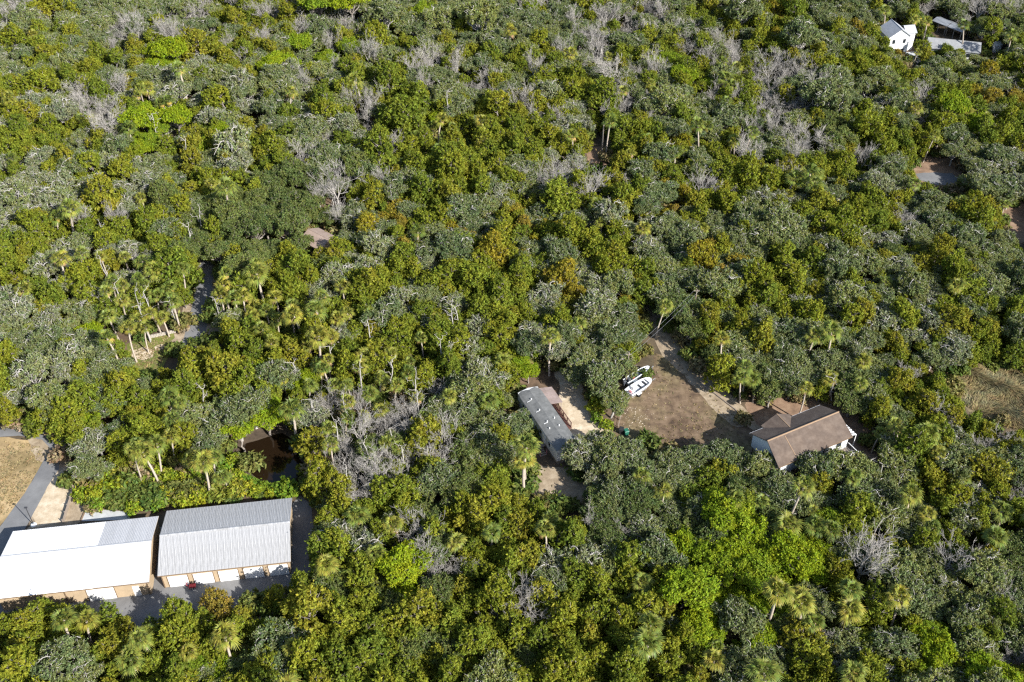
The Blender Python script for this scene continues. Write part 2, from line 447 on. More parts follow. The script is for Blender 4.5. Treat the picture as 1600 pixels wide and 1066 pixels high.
sheet('clearing', [(1400, 262), (1440, 244), (1480, 244), (1505, 268), (1560, 288), (1620, 300), (1620, 390), (1570, 372), (1500, 330), (1440, 300)], 0.008, M['red_dirt'], 'reddish leaf-covered clearing round the parking patch', 'clearing', 0.8)
sheet('parking_patch', [(1432, 272), (1462, 269), (1488, 271), (1500, 279), (1490, 290), (1460, 288), (1436, 282)], 0.02, M['road'], 'grey paved parking patch in the reddish clearing', 'pavement', 0.3)
sheet('side_road', [(1560, 284), (1620, 300), (1620, 322), (1568, 302)], 0.02, M['road'], 'shaded grey road leaving the reddish clearing', 'road', 0.2)
sheet('pole_clearing', [(915, 228), (955, 230), (962, 262), (940, 275), (915, 262)], 0.008, M['red_dirt'], 'bare dirt clearing at the foot of the lamp pole', 'clearing', 0.5)
sheet('house_yard', [(1385, 85), (1440, 70), (1530, 62), (1580, 75), (1580, 110), (1500, 100), (1440, 120), (1400, 132), (1385, 115)], 0.008, M['yard'], 'dry yard round the white gabled house', 'yard', 0.8)
sheet('house_court', [(1411, 82), (1432, 80), (1440, 100), (1418, 104)], 0.018, M['concrete'], 'paved court at the foot of the white gabled house', 'pavement', 0.2)
sheet('roof_yard', [(470, 335), (525, 325), (545, 375), (500, 395), (470, 375)], 0.008, M['red_dirt'], 'reddish dirt round the small pinkish roof', 'dirt', 0.5)

# ------------------------------------------------------------------ warehouses
def roof_panel_mesh(name, w, s, mats, ribs=4):
    prof = []
    pitch = w / ribs
    for k in range(ribs):
        x0 = k * pitch
        prof += [(x0, 0), (x0 + pitch * .30, 0), (x0 + pitch * .38, .02), (x0 + pitch * .55, .02), (x0 + pitch * .63, 0)]
    prof.append((w - 0.006, 0))
    V = [(x, 0, z) for x, z in prof] + [(x, s, z) for x, z in prof]
    n = len(prof)
    F = [(i, i + 1, n + i + 1, n + i) for i in range(n - 1)]
    # underside, so that the sheet has a thickness
    V += [(0, 0, -.03), (w - .006, 0, -.03), (0, s, -.03), (w - .006, s, -.03)]
    b = 2 * n
    F += [(b, b + 2, b + 3, b + 1), (0, n, b + 2, b), (n - 1, b + 1, b + 3, 2 * n - 1)]
    me = bpy.data.meshes.new(name)
    me.from_pydata(V, [], F)
    me.update()
    for m_ in mats: me.materials.append(m_)
    return me

def warehouse(name, label, origin, rz, L, W, eave, rise, roof_pick, doors, downpipes, side_door=None):
    t = empty(name, origin, rz)
    tag(t, label, 'warehouse', 'metal warehouses')
    ins, h = 0.28, eave - 0.05
    y1, x1 = W - ins, L - ins
    ym = W / 2
    top = h + (rise) * (ym - ins) / ym - 0.02
    V = [(ins, ins, 0), (ins, y1, 0), (ins, y1, h), (ins, ym, top), (ins, ins, h)]
    V += [(x1, y, z) for _, y, z in V]
    F = [(0, 4, 3, 2, 1), (5, 6, 7, 8, 9), (0, 5, 9, 4), (1, 2, 7, 6), (2, 3, 8, 7), (3, 4, 9, 8)]
    wall = pymesh('wall', V, F, M['tan'], t)
    a = math.atan2(rise, ym)
    s = math.hypot(rise, ym)
    n = int(round(L / 0.92))
    w = L / n
    cache = {}
    for i in range(n):
        for side in (0, 1):
            key = roof_pick((i + .5) / n)
            if key not in cache:
                cache[key] = roof_panel_mesh('roof_panel', w, s, [M[key]])
            if side == 0:
                link('roof_panel', cache[key], t, (i * w, 0, eave), (a, 0, 0))
            else:
                link('roof_panel', cache[key], t, ((i + 1) * w, W, eave), (a, 0, math.pi))
    rc = pymesh('ridge_cap', [(0, ym - .22, eave + rise), (L, ym - .22, eave + rise), (L, ym, eave + rise + .07), (0, ym, eave + rise + .07), (L, ym + .22, eave + rise), (0, ym + .22, eave + rise)],
                [(0, 1, 2, 3), (3, 2, 4, 5)], M[roof_pick(.99)], t)
    box('eave_trim', (0, -.05, eave - .16), (L, .03, eave - .035), M['tan_trim'], t)
    box('eave_trim', (0, W - .03, eave - .16), (L, W + .05, eave - .035), M['tan_trim'], t)
    for sx in (0.0, L):                                             # rake trim at both gables
        for sg in (0, 1):
            yb = 0 if sg == 0 else W
            d_ = .06 if sx == 0 else -.06
            pymesh('rake_trim', [(sx, yb, eave - .12), (sx, ym, eave + rise - .12), (sx, ym, eave + rise - .01), (sx, yb, eave - .01),
                                 (sx + d_, yb, eave - .12), (sx + d_, ym, eave + rise - .12), (sx + d_, ym, eave + rise - .01), (sx + d_, yb, eave - .01)],
                   [(0, 1, 2, 3), (7, 6, 5, 4), (0, 4, 5, 1), (3, 2, 6, 7)], M['tan'], t)
    for (xa, xb, hd) in doors:
        dr = box('roll_up_door', (xa, ins - .05, 0.02), (xb, ins - .01, hd), M['white'], t)
        for k in range(1, 4):
            box('slat', (xa + .03, ins - .065, hd * k / 4 - .02), (xb - .03, ins - .052, hd * k / 4 + .02), M['white'], dr)
        for xx in (xa - .1, xb):
            box('door_jamb', (xx, ins - .07, 0), (xx + .1, ins - .012, hd + .1), M['tan_trim'], dr)
    for xx in downpipes:
        box('downpipe', (xx, ins - .14, 0), (xx + .10, ins - .01, eave - .1), M['tan_trim'], t)
    if side_door:
        xa, xb = side_door
        dr = box('door', (xa, ins - .05, .05), (xb, ins - .01, 2.1), M['white'], t)
        box('handle', (xb - .18, ins - .11, 1.0), (xb - .10, ins - .052, 1.1), M['dark_metal'], dr)
    return t

WA = R(7.9)
e1 = Vector((math.cos(WA), math.sin(WA), 0))
e2 = Vector((-math.sin(WA), math.cos(WA), 0))
o_r = G(246, 900.5, 3.0); o_r.z = 0
warehouse('warehouse', 'tan warehouse with a ribbed grey metal roof and five white garage doors', o_r, WA, 17.7, 11.4, 3.0, 1.55,
          lambda u: 'galv', [(1.1 + k * 3.36, 1.1 + k * 3.36 + 2.6, 2.25) for k in range(5)], [0.35])
o_l = G(233, 909.5, 3.0); o_l.z = 0
LL = 19.9
o_l = o_l - e1 * LL
warehouse('warehouse', 'tan warehouse with a half white, half pale grey metal roof beside the road', o_l, WA, LL, 11.4, 3.0, 1.55,
          lambda u: 'white_roof' if u < 0.62 else 'grey_roof_a', [(LL - 8.4, LL - 4.85, 2.35)], [LL - 11.2, LL - .5], (LL - 2.5, LL - 1.6))

# low fence along the sand patch
def fence_run(name, label, a, b, post, height, rails, mat, step, pr=0.05):
    t = empty(name, a)
    tag(t, label, 'fence')
    dvec = b - a
    n = max(1, int(round(dvec.length / step)))
    for i in range(n + 1):
        p = dvec * (i / n)
        box('post', (p.x - pr, p.y - pr, 0), (p.x + pr, p.y + pr, height + random.uniform(-.06, .06)), mat, t)
    ux = dvec.normalized()
    for i in range(n):
        p, q = dvec * (i / n), dvec * ((i + 1) / n)
        for (z0, z1) in rails:
            nrm = Vector((-ux.y, ux.x, 0)) * 0.02
            off = Vector((-ux.y, ux.x, 0)) * (pr + .022)
            P = [p + off - nrm, q + off - nrm, q + off + nrm, p + off + nrm]
            V = [(v.x, v.y, z0) for v in P] + [(v.x, v.y, z1) for v in P]
            pymesh('rail', V, [(0, 3, 2, 1), (4, 5, 6, 7), (0, 1, 5, 4), (1, 2, 6, 5), (2, 3, 7, 6), (3, 0, 4, 7)], mat, t)
    return t

fence_run('board_fence', 'low brown board fence between the sand patch and the concrete slab', G(114, 770), G(99, 818), None, 0.9, [(.1, .42), (.46, .8)], M['wood'], 1.5)
t = empty('slab_curb', G(134, 799, 0)); tag(t, 'dark stepped curb along the concrete slab', 'curb')
cp = [G(x, y, 0) - G(134, 799, 0) for x, y in ((127, 814), (134, 798), (158, 801), (162, 796), (202, 799))]
for a_, b_ in zip(cp, cp[1:]):
    dv = (b_ - a_); nv = Vector((-dv.y, dv.x, 0)).normalized() * .09
    P = [a_ - nv, b_ - nv, b_ + nv, a_ + nv]
    pymesh('curb_stone', [(v.x, v.y, 0) for v in P] + [(v.x, v.y, .22) for v in P], [(0, 3, 2, 1), (4, 5, 6, 7), (0, 1, 5, 4), (1, 2, 6, 5), (2, 3, 7, 6), (3, 0, 4, 7)], M['tan_trim'], t)

# lamp post by the sand patch
lp = empty('lamp_post', G(53, 821)); tag(lp, 'short black lamp post on a white footing beside the road', 'lamp post')
tube_obj('pole', [([(0, 0, .2), (0, 0, 3.9)], [.07, .05])], M['dark_metal'], lp)
tube_obj('footing', [([(0, 0, 0), (0, 0, .12), (0, 0, .3), (0, 0, .301)], [.42, .42, .34, .02])], M['white'], lp, 10)
box('lamp_head', (-.22, -.13, 3.86), (.22, .13, 4.02), M['dark_metal'], lp, bev=.03)

# red hand cart seen between the first two garage doors
pc = o_r + e1 * 4.1 + e2 * (-0.25)
hc = empty('hand_cart', pc, WA); tag(hc, 'small red cart between the first two garage doors', 'cart')
box('tray', (-.45, -.3, .3), (.45, .3, .55), M['red'], hc, bev=.04)
tube_obj('handle', [([(-.4, -.2, .55), (-.7, -.2, 1.0), (-.7, .2, 1.0), (-.4, .2, .55)], [.03] * 4)], M['red'], hc)
for sx in (-.3, .3):
    for sy in (-.3, .3):
        tube_obj('wheel', [([(sx, sy - .04, .17), (sx, sy + .04, .17)], [.17, .17])], M['rubber'], hc, 10)

# ------------------------------------------------------------------ mobile home
mh_o = G(870.3, 705.4, 3.2); mh_o.z = 0
mh = empty('mobile_home', mh_o, R(25.2))          # local x across the home, y along it
tag(mh, 'long grey-roofed mobile home with a red-railed deck', 'mobile home')
MW, ML, ME, MR = 3.75, 14.1, 3.2, 3.62
V, F = [], []
prof = [(0.12, .75), (MW - .12, .75), (MW - .12, ME - .02), (MW / 2, MR - .05), (.12, ME - .02)]
V = [(x, .12, z) for x, z in prof] + [(x, ML - .12, z) for x, z in prof]
F = [(0, 1, 2, 3, 4), (9, 8, 7, 6, 5), (0, 5, 6, 1), (1, 6, 7, 2), (0, 4, 9, 5), (2, 7, 8, 3), (3, 8, 9, 4)]
wall = pymesh('wall', V, F, M['mob_wall'], mh)
# roof: shallow arch, the far end hipped down and rounded
rp = [(-.06, ME - .05), (0.0, ME + .02), (.45, ME + .17), (MW / 2 - .12, MR - .03), (MW / 2, MR), (MW / 2 + .12, MR - .03), (MW - .45, ME + .17), (MW, ME + .02), (MW + .06, ME - .05)]
V = []
rows = [(0.0, 0, 1), (ML - 1.1, 0, 1), (ML - .35, .10, .9), (ML, .24, .72)]
for y, inset, zz in rows:
    for x, z in rp:
        V.append((MW / 2 + (x - MW / 2) * (1 - inset), y, ME + (z - ME) * zz - (0.02 if inset else 0)))
n = len(rp)
F = [(r * n + i, r * n + i + 1, (r + 1) * n + i + 1, (r + 1) * n + i) for r in range(3) for i in range(n - 1)]
roof = pymesh('roof', V, F, M['mob_roof'], mh)
for y in np.arange(1.1, ML - 1.2, 1.15):             # seams across the roof
    P = [(x, y, z + .012) for x, z in rp[1:-1]] + [(x, y + .05, z + .012) for x, z in rp[1:-1]]
    k = len(rp) - 2
    pymesh('seam', P, [(i, i + 1, k + i + 1, k + i) for i in range(k - 1)], M['mob_roof'], roof)
for (x, y, r_) in ((1.25, 11.4, .10), (1.35, 8.7, .09), (1.3, 5.9, .09), (1.0, 4.5, .08), (2.7, 6.2, .08), (2.6, 4.4, .08)):
    z = ME + .17 + (MR - ME - .17) * min(1, min(x, MW - x) / (MW / 2))
    vt = tube_obj('roof_vent', [([(x, y, z - .1), (x, y, z + .22), (x, y, z + .23)], [r_, r_, .01])], M['white'], roof, 8)
for (x, y) in ((1.0, 8.55), (.95, 5.75), (.7, 11.2)):
    z = ME + .17 + (MR - ME - .17) * min(1, x / (MW / 2))
    pymesh('roof_patch', [(x - .3, y - .07, z - .02), (x + .35, y - .07, z + .1), (x + .35, y + .07, z + .1), (x - .3, y + .07, z - .02)], [(0, 1, 2, 3)], M['mob_wall'], roof)
for (y0, y1) in ((2.2, 3.0), (5.2, 6.0), (8.6, 9.4), (11.4, 12.0)):
    wd = box('window', (.055, y0, 1.75), (.118, y1, 2.65), M['white'], mh)
    box('pane', (.035, y0 + .07, 1.82), (.052, y1 - .07, 2.58), M['glass'], wd)
for (y0, y1) in ((2.5, 3.4), (5.0, 5.9)):
    wd = box('window', (MW - .118, y0, 1.75), (MW - .055, y1, 2.65), M['white'], mh)
    box('pane', (MW - .052, y0 + .07, 1.82), (MW - .035, y1 - .07, 2.58), M['glass'], wd)
wd = box('window', (1.3, .055, 1.7), (2.4, .118, 2.6), M['white'], mh)
box('pane', (1.38, .035, 1.78), (2.32, .052, 2.52), M['glass'], wd)
box('skirting', (.2, .2, 0), (MW - .2, ML - .2, .74), M['wood'], mh)
for y0 in (4.1, 7.4):
    dr = box('door', (.05, y0, .8), (.118, y0 + .85, 2.75), M['white'], mh)
# deck, rail and porch roof on the yard side
dk = box('deck', (MW + .02, 5.6, .55), (MW + 1.8, 12.4, .72), M['red_wood'], mh)
for y0 in np.arange(5.65, 12.1, .32):
    box('plank', (MW + .03, y0, .723), (MW + 1.8, y0 + .27, .75), M['red_wood'], dk)
for y0 in np.arange(5.7, 12.4, 1.28):
    box('rail_post', (MW + 1.7, y0, 0), (MW + 1.8, y0 + .1, 1.65), M['red_wood'], dk)
box('handrail', (MW + 1.68, 5.6, 1.652), (MW + 1.82, 12.4, 1.70), M['red_wood'], dk)
for y0 in np.arange(5.95, 12.3, .32):
    box('baluster', (MW + 1.73, y0, .78), (MW + 1.77, y0 + .05, 1.651), M['red_wood'], dk)
pr = pymesh('porch_roof', [(MW - .05, 9.7, 3.02), (MW + 2.15, 9.5, 2.72), (MW + 2.15, 13.4, 2.72), (MW - .05, 13.7, 3.02), (MW - .05, 9.7, 2.94), (MW + 2.15, 9.5, 2.64), (MW + 2.15, 13.4, 2.64), (MW - .05, 13.7, 2.94)],
            [(0, 1, 2, 3), (7, 6, 5, 4), (0, 4, 5, 1), (1, 5, 6, 2), (2, 6, 7, 3)], M['porch_roof'], mh)
for y0 in (9.65, 11.5, 13.2):
    box('porch_post', (MW + 1.95, y0, 0), (MW + 2.06, y0 + .11, 2.66), M['wood'], mh)
for k in range(1, 4):
    yy = 9.6 + k * .98
    pymesh('porch_roof_seam', [(MW - .03, yy, 3.035), (MW + 2.13, yy, 2.738), (MW + 2.13, yy + .06, 2.738), (MW - .03, yy + .06, 3.035)], [(0, 1, 2, 3)], M['wood'], pr)
# small stair with a faded red rail on the forest side
st = empty('porch_stair', (0, 0, 0), 0, mh)
sdk = box('landing', (-1.5, 3.9, .55), (.03, 5.3, .7), M['wood'], mh)
for k in range(4):
    box('step', (-1.45 + 0.0, 3.9 - .3 * (k + 1), .55 - .14 * (k + 1)), (-.35, 3.9 - .3 * k - .01, .6 - .14 * (k + 1)), M['wood'], sdk)
for (x, y) in ((-1.45, 5.2), (-1.45, 3.95), (-1.45, 2.7), (-.35, 2.7)):
    box('rail_post', (x, y, 0), (x + .09, y + .09, 1.6 if y > 3 else 1.05), M['pinkred'], sdk)
box('handrail', (-1.46, 3.95, 1.602), (-1.34, 5.3, 1.68), M['pinkred'], sdk)
for k in range(6):
    box('baluster', (-1.43, 4.05 + .2 * k, .72), (-1.39, 4.1 + .2 * k, 1.601), M['pinkred'], sdk)
bpy.data.objects.remove(st)

# ------------------------------------------------------------------ the brown-roofed house on stilts
HA = R(27.0)
h_o = G(1172, 677, 5.3)
hh = empty('stilt_house', (h_o.x, h_o.y, 0), HA)     # local x along the ridge, y = -7.5 at the front eave
tag(hh, 'raised pale house with a brown shingle roof and cross gable', 'house')
HL, HW, EZ, RZ, FZ = 13.35, 7.5, 5.3, 7.15, 2.75
ym = -HW / 2
def quad_roof(name, top, mat, parent, th=.14):
    V = [Vector(p) for p in top]
    n = len(V)
    V2 = [(p.x, p.y, p.z - th) for p in V]
    F = [tuple(range(n)), tuple(range(2 * n - 1, n - 1, -1))] + [(i, n + i, n + (i + 1) % n, (i + 1) % n) for i in range(n)]
    return pymesh(name, [tuple(p) for p in V] + V2, F, mat, parent)
def up(poly):      # wind counter-clockwise seen from above
    a = sum(poly[i - 1][0] * poly[i][1] - poly[i][0] * poly[i - 1][1] for i in range(len(poly)))
    return poly if a > 0 else poly[::-1]
cx0, cx1 = 2.55, 7.75           # cross gable on the back eave
cpk = (cx0 + cx1) / 2
cz = 6.6
py_ = 0.55                       # how far the cross gable stands out past the back eave
slope = (RZ - EZ) / (-ym)
vy = -(cz - EZ) / slope          # where the cross ridge runs into the back slope
inner_n = 0
r1 = quad_roof('roof_slope', up([(-.45, -HW - .0, EZ), (HL, -HW, EZ), (HL, ym, RZ), (-.0, ym, RZ)]), M['shingle'], hh)
r2 = quad_roof('roof_slope', up([(0, ym, RZ), (HL, ym, RZ), (HL, 0, EZ), (cx1, 0, EZ), (cpk, vy, cz), (cx0, 0, EZ), (0, 0, EZ)]), M['shingle'], hh)
quad_roof('cross_roof_slope', up([(cx0 - .12, py_, EZ - .03), (cpk, py_, cz + .004), (cpk, vy, cz + .004), (cx0 - .003, .0, EZ + .003)]), M['shingle'], hh)
quad_roof('cross_roof_slope', up([(cx1 + .12, py_, EZ - .03), (cpk, py_, cz + .004), (cpk, vy, cz + .004), (cx1 + .003, .0, EZ + .003)]), M['shingle'], hh)
tube_obj('ridge_cap', [([(-.02, ym, RZ - .03), (HL + .02, ym, RZ - .03)], [.13, .13])], M['ridge'], hh)
tube_obj('ridge_cap', [([(cpk, py_, cz - .04), (cpk, vy - .05, cz - .03)], [.10, .10])], M['ridge'], hh)
k_ = slope
tube_obj('ridge_cap', [([(3.0, ym - .25, RZ - .25 * k_ - .02), (3.0, -HW + .3, EZ + .3 * k_ - .02)], [.09, .09])], M['ridge'], hh)
# fascia
box('fascia', (-.02, .001, EZ - .2), (cx0 - .1, .06, EZ - .03), M['white'], hh)
box('fascia', (cx1 + .1, .001, EZ - .2), (HL, .06, EZ - .03), M['white'], hh)
box('fascia', (-.4, -HW - .06, EZ - .2), (HL, -HW - .001, EZ - .03), M['tan_trim'], hh)
# walls (box with gables)
wi = .35
V = [(wi, -wi, FZ), (wi, -HW + wi, FZ), (wi, -HW + wi, EZ), (wi, ym, RZ - .3), (wi, -wi, EZ)]
V += [(HL - wi, y, z) for _, y, z in V]
pymesh('wall', V, [(0, 1, 2, 3, 4), (9, 8, 7, 6, 5), (1, 6, 7, 2), (0, 4, 9, 5), (2, 7, 8, 3), (3, 8, 9, 4), (0, 5, 6, 1)], M['pale_wall'], hh)
V = [(cx0 + .2, -wi + .001, FZ), (cx0 + .2, py_ - .2, FZ), (cx1 - .2, py_ - .2, FZ), (cx1 - .2, -wi + .001, FZ)]
pymesh('wall_bay', V + [(x, y, EZ - .05) for x, y, z in V] + [(cpk, py_ - .2, cz - .2), (cpk, -wi + .001, cz - .2)],
       [(0, 3, 2, 1), (0, 1, 5, 4), (3, 7, 6, 2), (1, 2, 6, 8, 5), (0, 4, 9, 7, 3), (5, 8, 9, 4), (6, 7, 9, 8)], M['pale_wall'], hh)
for x in (wi + .1, 4.3, 8.6, HL - wi - .3):
    for y in (-wi - .3, ym, -HW + wi + .1):
        box('stilt', (x, y, 0), (x + .2, y + .2, FZ), M['wood'], hh)
for x in (6.0, 8.2, 10.6):
    w_ = box('window', (x, -HW + wi - .06, 3.6), (x + 1.2, -HW + wi - .002, 4.8), M['white'], hh)
    box('pane', (x + .08, -HW + wi - .075, 3.68), (x + 1.12, -HW + wi - .062, 4.72), M['glass'], w_)
w_ = box('window', (wi - .06, ym - 1.6, 3.7), (wi - .002, ym - .8, 4.6), M['pale_wall'], hh)
w_ = box('window', (HL - wi + .002, ym + .5, 3.6), (HL - wi + .06, ym + 1.7, 4.7), M['white'], hh)
box('pane', (HL - wi + .062, ym + .58, 3.68), (HL - wi + .075, ym + 1.62, 4.62), M['glass'], w_)
# front deck with white rails
dk = box('deck', (6.4, -HW - 1.9, FZ - .16), (HL - .2, -HW + wi - .003, FZ), M['wood'], hh)
for x in np.arange(6.45, HL - .2, .38):
    box('plank', (x, -HW - 1.9, FZ + .002), (x + .33, -HW + wi - .08, FZ + .03), M['wood'], dk)
for x in np.arange(6.4, HL - .2, 1.1):
    box('rail_post', (x, -HW - 1.9, 0), (x + .1, -HW - 1.8, FZ + 1.05), M['white'], dk)
box('handrail', (6.35, -HW - 1.93, FZ + 1.052), (HL - .1, -HW - 1.77, FZ + 1.11), M['white'], dk)
for x in np.arange(6.6, HL - .3, .28):
    box('baluster', (x, -HW - 1.87, FZ + .1), (x + .05, -HW - 1.83, FZ + 1.05), M['white'], dk)
box('side_rail', (HL - .24, -HW - 1.76, FZ + .95), (HL - .16, -HW + wi - .08, FZ + 1.03), M['white'], dk)
sl = pymesh('stair_stringer', [(8.2, -HW - 1.95, FZ), (8.2, -HW - 4.9, .05), (8.35, -HW - 4.9, .05), (8.35, -HW - 1.95, FZ), (8.2, -HW - 1.95, FZ - .25), (8.2, -HW - 4.6, .0), (8.35, -HW - 4.6, .0), (8.35, -HW - 1.95, FZ - .25)],
            [(0, 1, 2, 3), (4, 7, 6, 5), (0, 4, 5, 1), (3, 2, 6, 7)], M['white'], dk)
for k in range(10):
    box('step', (8.36, -HW - 2.2 - .28 * k, FZ - .27 * (k + 1)), (9.3, -HW - 1.93 - .28 * k, FZ - .22 - .27 * k), M['wood'], dk)
# ribbed white awning at the far gable end
ax0, ax1, ay0, ay1 = HL + .05, HL + 1.5, -HW + .6, ym + 1.5
aw = pymesh('awning', [(ax0, ay0, 4.75), (ax1, ay0, 4.3), (ax1, ay1, 4.3), (ax0, ay1, 4.75)], [(0, 1, 2, 3)], M['dark_metal'], hh)
ns = 9
for k in range(ns):
    y0 = ay0 + (ay1 - ay0) * k / ns
    y1_ = y0 + (ay1 - ay0) / ns * .62
    pymesh('slat', [(ax0, y0, 4.77), (ax1 + .04, y0, 4.32), (ax1 + .04, y1_, 4.32), (ax0, y1_, 4.77), (ax0, y0, 4.82), (ax1 + .04, y0, 4.37), (ax1 + .04, y1_, 4.37), (ax0, y1_, 4.82)],
           [(0, 3, 2, 1), (4, 5, 6, 7), (0, 1, 5, 4), (1, 2, 6, 5), (2, 3, 7, 6)], M['white'], aw)
for yy in (ay0, ay1 - .1):
    box('awning_post', (ax1 - .1, yy, 0), (ax1, yy + .1, 4.3), M['white'], hh)
# things stored under the house
bk = empty('storage_tub', hh.matrix_basis @ Vector((1.6, -2.6, 0))); tag(bk, 'round grey tub stored under the raised house', 'tub')
tube_obj('shell', [([(0, 0, 0), (0, 0, .6), (0, 0, .62), (0, 0, .3)], [.55, .62, .55, .5])], M['grey_metal'], bk, 14)
tube_obj('rim', [([(.6 * math.cos(a), .6 * math.sin(a), .62) for a in np.linspace(0, 2 * math.pi, 15)], [.04] * 15)], M['white'], bk, 5)

# ------------------------------------------------------------------ yard things: boats, trash cart, fence, timbers
def loft(sections, mat, name, parent):
    V, F = [], []
    n = len(sections[0])
    for s_ in sections: V += s_
    for r in range(len(sections) - 1):
        for i in range(n - 1):
            a_ = r * n + i
            F.append((a_, a_ + 1, a_ + n + 1, a_ + n))
    F.append(tuple(range(n - 1, -1, -1)))
    return pymesh(name, V, F, mat, parent, smooth=False)

def trailer(t, L, w, mat):
    f = tube_obj('trailer_frame', [([(-L * .48, -w * .4, .45), (L * .15, -w * .4, .45), (L * .5, 0, .45), (L * .72, 0, .45)], [.05] * 4),
                                   ([(-L * .48, w * .4, .45), (L * .15, w * .4, .45), (L * .5, 0, .45)], [.05] * 3),
                                   ([(-L * .2, -w * .55, .38), (-L * .2, w * .55, .38)], [.04] * 2)], mat, t)
    for s_ in (-1, 1):
        wh = tube_obj('wheel', [([(-L * .2, s_ * (w * .55) - .1, .33), (-L * .2, s_ * (w * .55) - .1, .33), (-L * .2, s_ * w * .55 + .1, .33), (-L * .2, s_ * w * .55 + .1, .33)], [.01, .33, .33, .01])], M['rubber'], t, 14)
        box('fender', (-L * .2 - .45, s_ * w * .55 - .14, .68), (-L * .2 + .45, s_ * w * .55 + .14, .73), M['white'], t)
    tube_obj('jack', [([(L * .66, 0, 0), (L * .66, 0, .75)], [.04, .04])], mat, t)

def skiff(name, label, loc, rz, L, w, hullm, deckm, floor_d, motor_col):
    t = empty(name, loc, rz)
    tag(t, label, 'boat', 'boats on trailers')
    secs, rims = [], []
    stations = [(-.5, .90, 0), (-.3, 1.0, 0), (0, 1.0, 0), (.25, .93, .04), (.4, .68, .12), (.475, .34, .2), (.5, .12, .26)]
    zb, zt = .5, 1.12
    for u, ww, dz in stations:
        h = w * .5 * ww
        x = u * L
        secs.append([(x, -h, zt + dz * .4), (x, -h * .93, zt - .3 + dz * .4), (x, -h * .55, zb + dz * 1.2), (x, 0, zb - .06 + dz * 1.4), (x, h * .55, zb + dz * 1.2), (x, h * .93, zt - .3 + dz * .4), (x, h, zt + dz * .4)])
    loft(secs, hullm, 'hull', t)
    # gunwale and inner floor
    V, F = [], []
    for u, ww, dz in stations:
        h = w * .5 * ww
        hi = max(.04, h - .17)
        x = u * L
        V += [(x, -h, zt + dz * .4 + .01), (x, -hi, zt + dz * .4 + .02), (x, hi, zt + dz * .4 + .02), (x, h, zt + dz * .4 + .01)]
    for r in range(len(stations) - 1):
        a_ = r * 4
        F += [(a_, a_ + 4, a_ + 5, a_ + 1), (a_ + 2, a_ + 6, a_ + 7, a_ + 3)]
    pymesh('gunwale', V, F, M['hull'], t)
    V, F = [], []
    for u, ww, dz in stations[:6]:
        h = w * .5 * ww
        hi = max(.04, h - .17)
        x = u * L
        z = zt + dz * .4
        V += [(x, -hi, z + .02), (x, -hi * .97, z - floor_d), (x, hi * .97, z - floor_d), (x, hi, z + .02)]
    for r in range(5):
        a_ = r * 4
        F += [(a_, a_ + 1, a_ + 5, a_ + 4), (a_ + 1, a_ + 2, a_ + 6, a_ + 5), (a_ + 2, a_ + 3, a_ + 7, a_ + 6)]
    pymesh('floor', V, F, deckm, t)
    pymesh('bow_deck', [(.33 * L, -w * .36, zt + .06), (.40 * L, -w * .30, zt + .075), (.475 * L, -w * .13, zt + .1), (.475 * L, w * .13, zt + .1), (.40 * L, w * .30, zt + .075), (.33 * L, w * .36, zt + .06)], [(0, 1, 2, 3, 4, 5)], M['hull'], t)
    m_ = box('outboard_motor', (-.5 * L - .55, -.2, .85), (-.5 * L - .06, .2, 1.5), motor_col, t, bev=.08)
    box('motor_leg', (-.5 * L - .38, -.07, .3), (-.5 * L - .18, .07, .85), M['boat_dark'], m_)
    trailer(t, L, w, M['grey_metal'])
    return t

b1 = skiff('skiff', 'white open skiff on a trailer at the edge of the dry yard', G(998.5, 610, 0.0), R(40), 5.2, 2.0, M['hull'], M['hull'], .28, M['boat_dark'])
box('bench', (-.1, -.6, .9), (.08, .4, 1.12), M['boat_dark'], b1)
box('bench', (1.02, -.35, .9), (1.16, .2, 1.12), M['boat_dark'], b1)
box('side_mat', (-1.3, -.76, .86), (1.2, -.62, 1.13), M['boat_dark'], b1)
box('side_mat', (1.0, -.55, .86), (1.22, .5, 1.13), M['boat_dark'], b1)
cs = box('console', (-1.5, -.1, .86), (-1.1, .5, 1.5), M['hull'], b1, bev=.05)
box('seat', (-2.3, -.35, .86), (-1.95, .25, 1.2), M['pinkred'], b1, bev=.05)
box('cooler', (-2.35, .45, .86), (-1.9, .8, 1.2), M['hull'], b1, bev=.03)

b2 = skiff('jon_boat', 'narrow dark boat with a white edge tucked under the oak behind the skiff', G(995, 592, 0.0), R(41), 5.6, 1.35, M['boat_grey'], M['boat_grey'], .35, M['boat_dark'])
box('bench', (-.4, -.5, .9), (-.1, .5, 1.08), M['boat_dark'], b2)
box('bench', (1.1, -.42, .9), (1.35, .42, 1.08), M['boat_dark'], b2)
box('fuel_can', (-1.3, -.3, .8), (-.9, .1, 1.2), M['red'], b2, bev=.05)
box('motor_cover', (-2.3, -.35, .8), (-1.8, .35, 1.3), M['boat_dark'], b2, bev=.08)

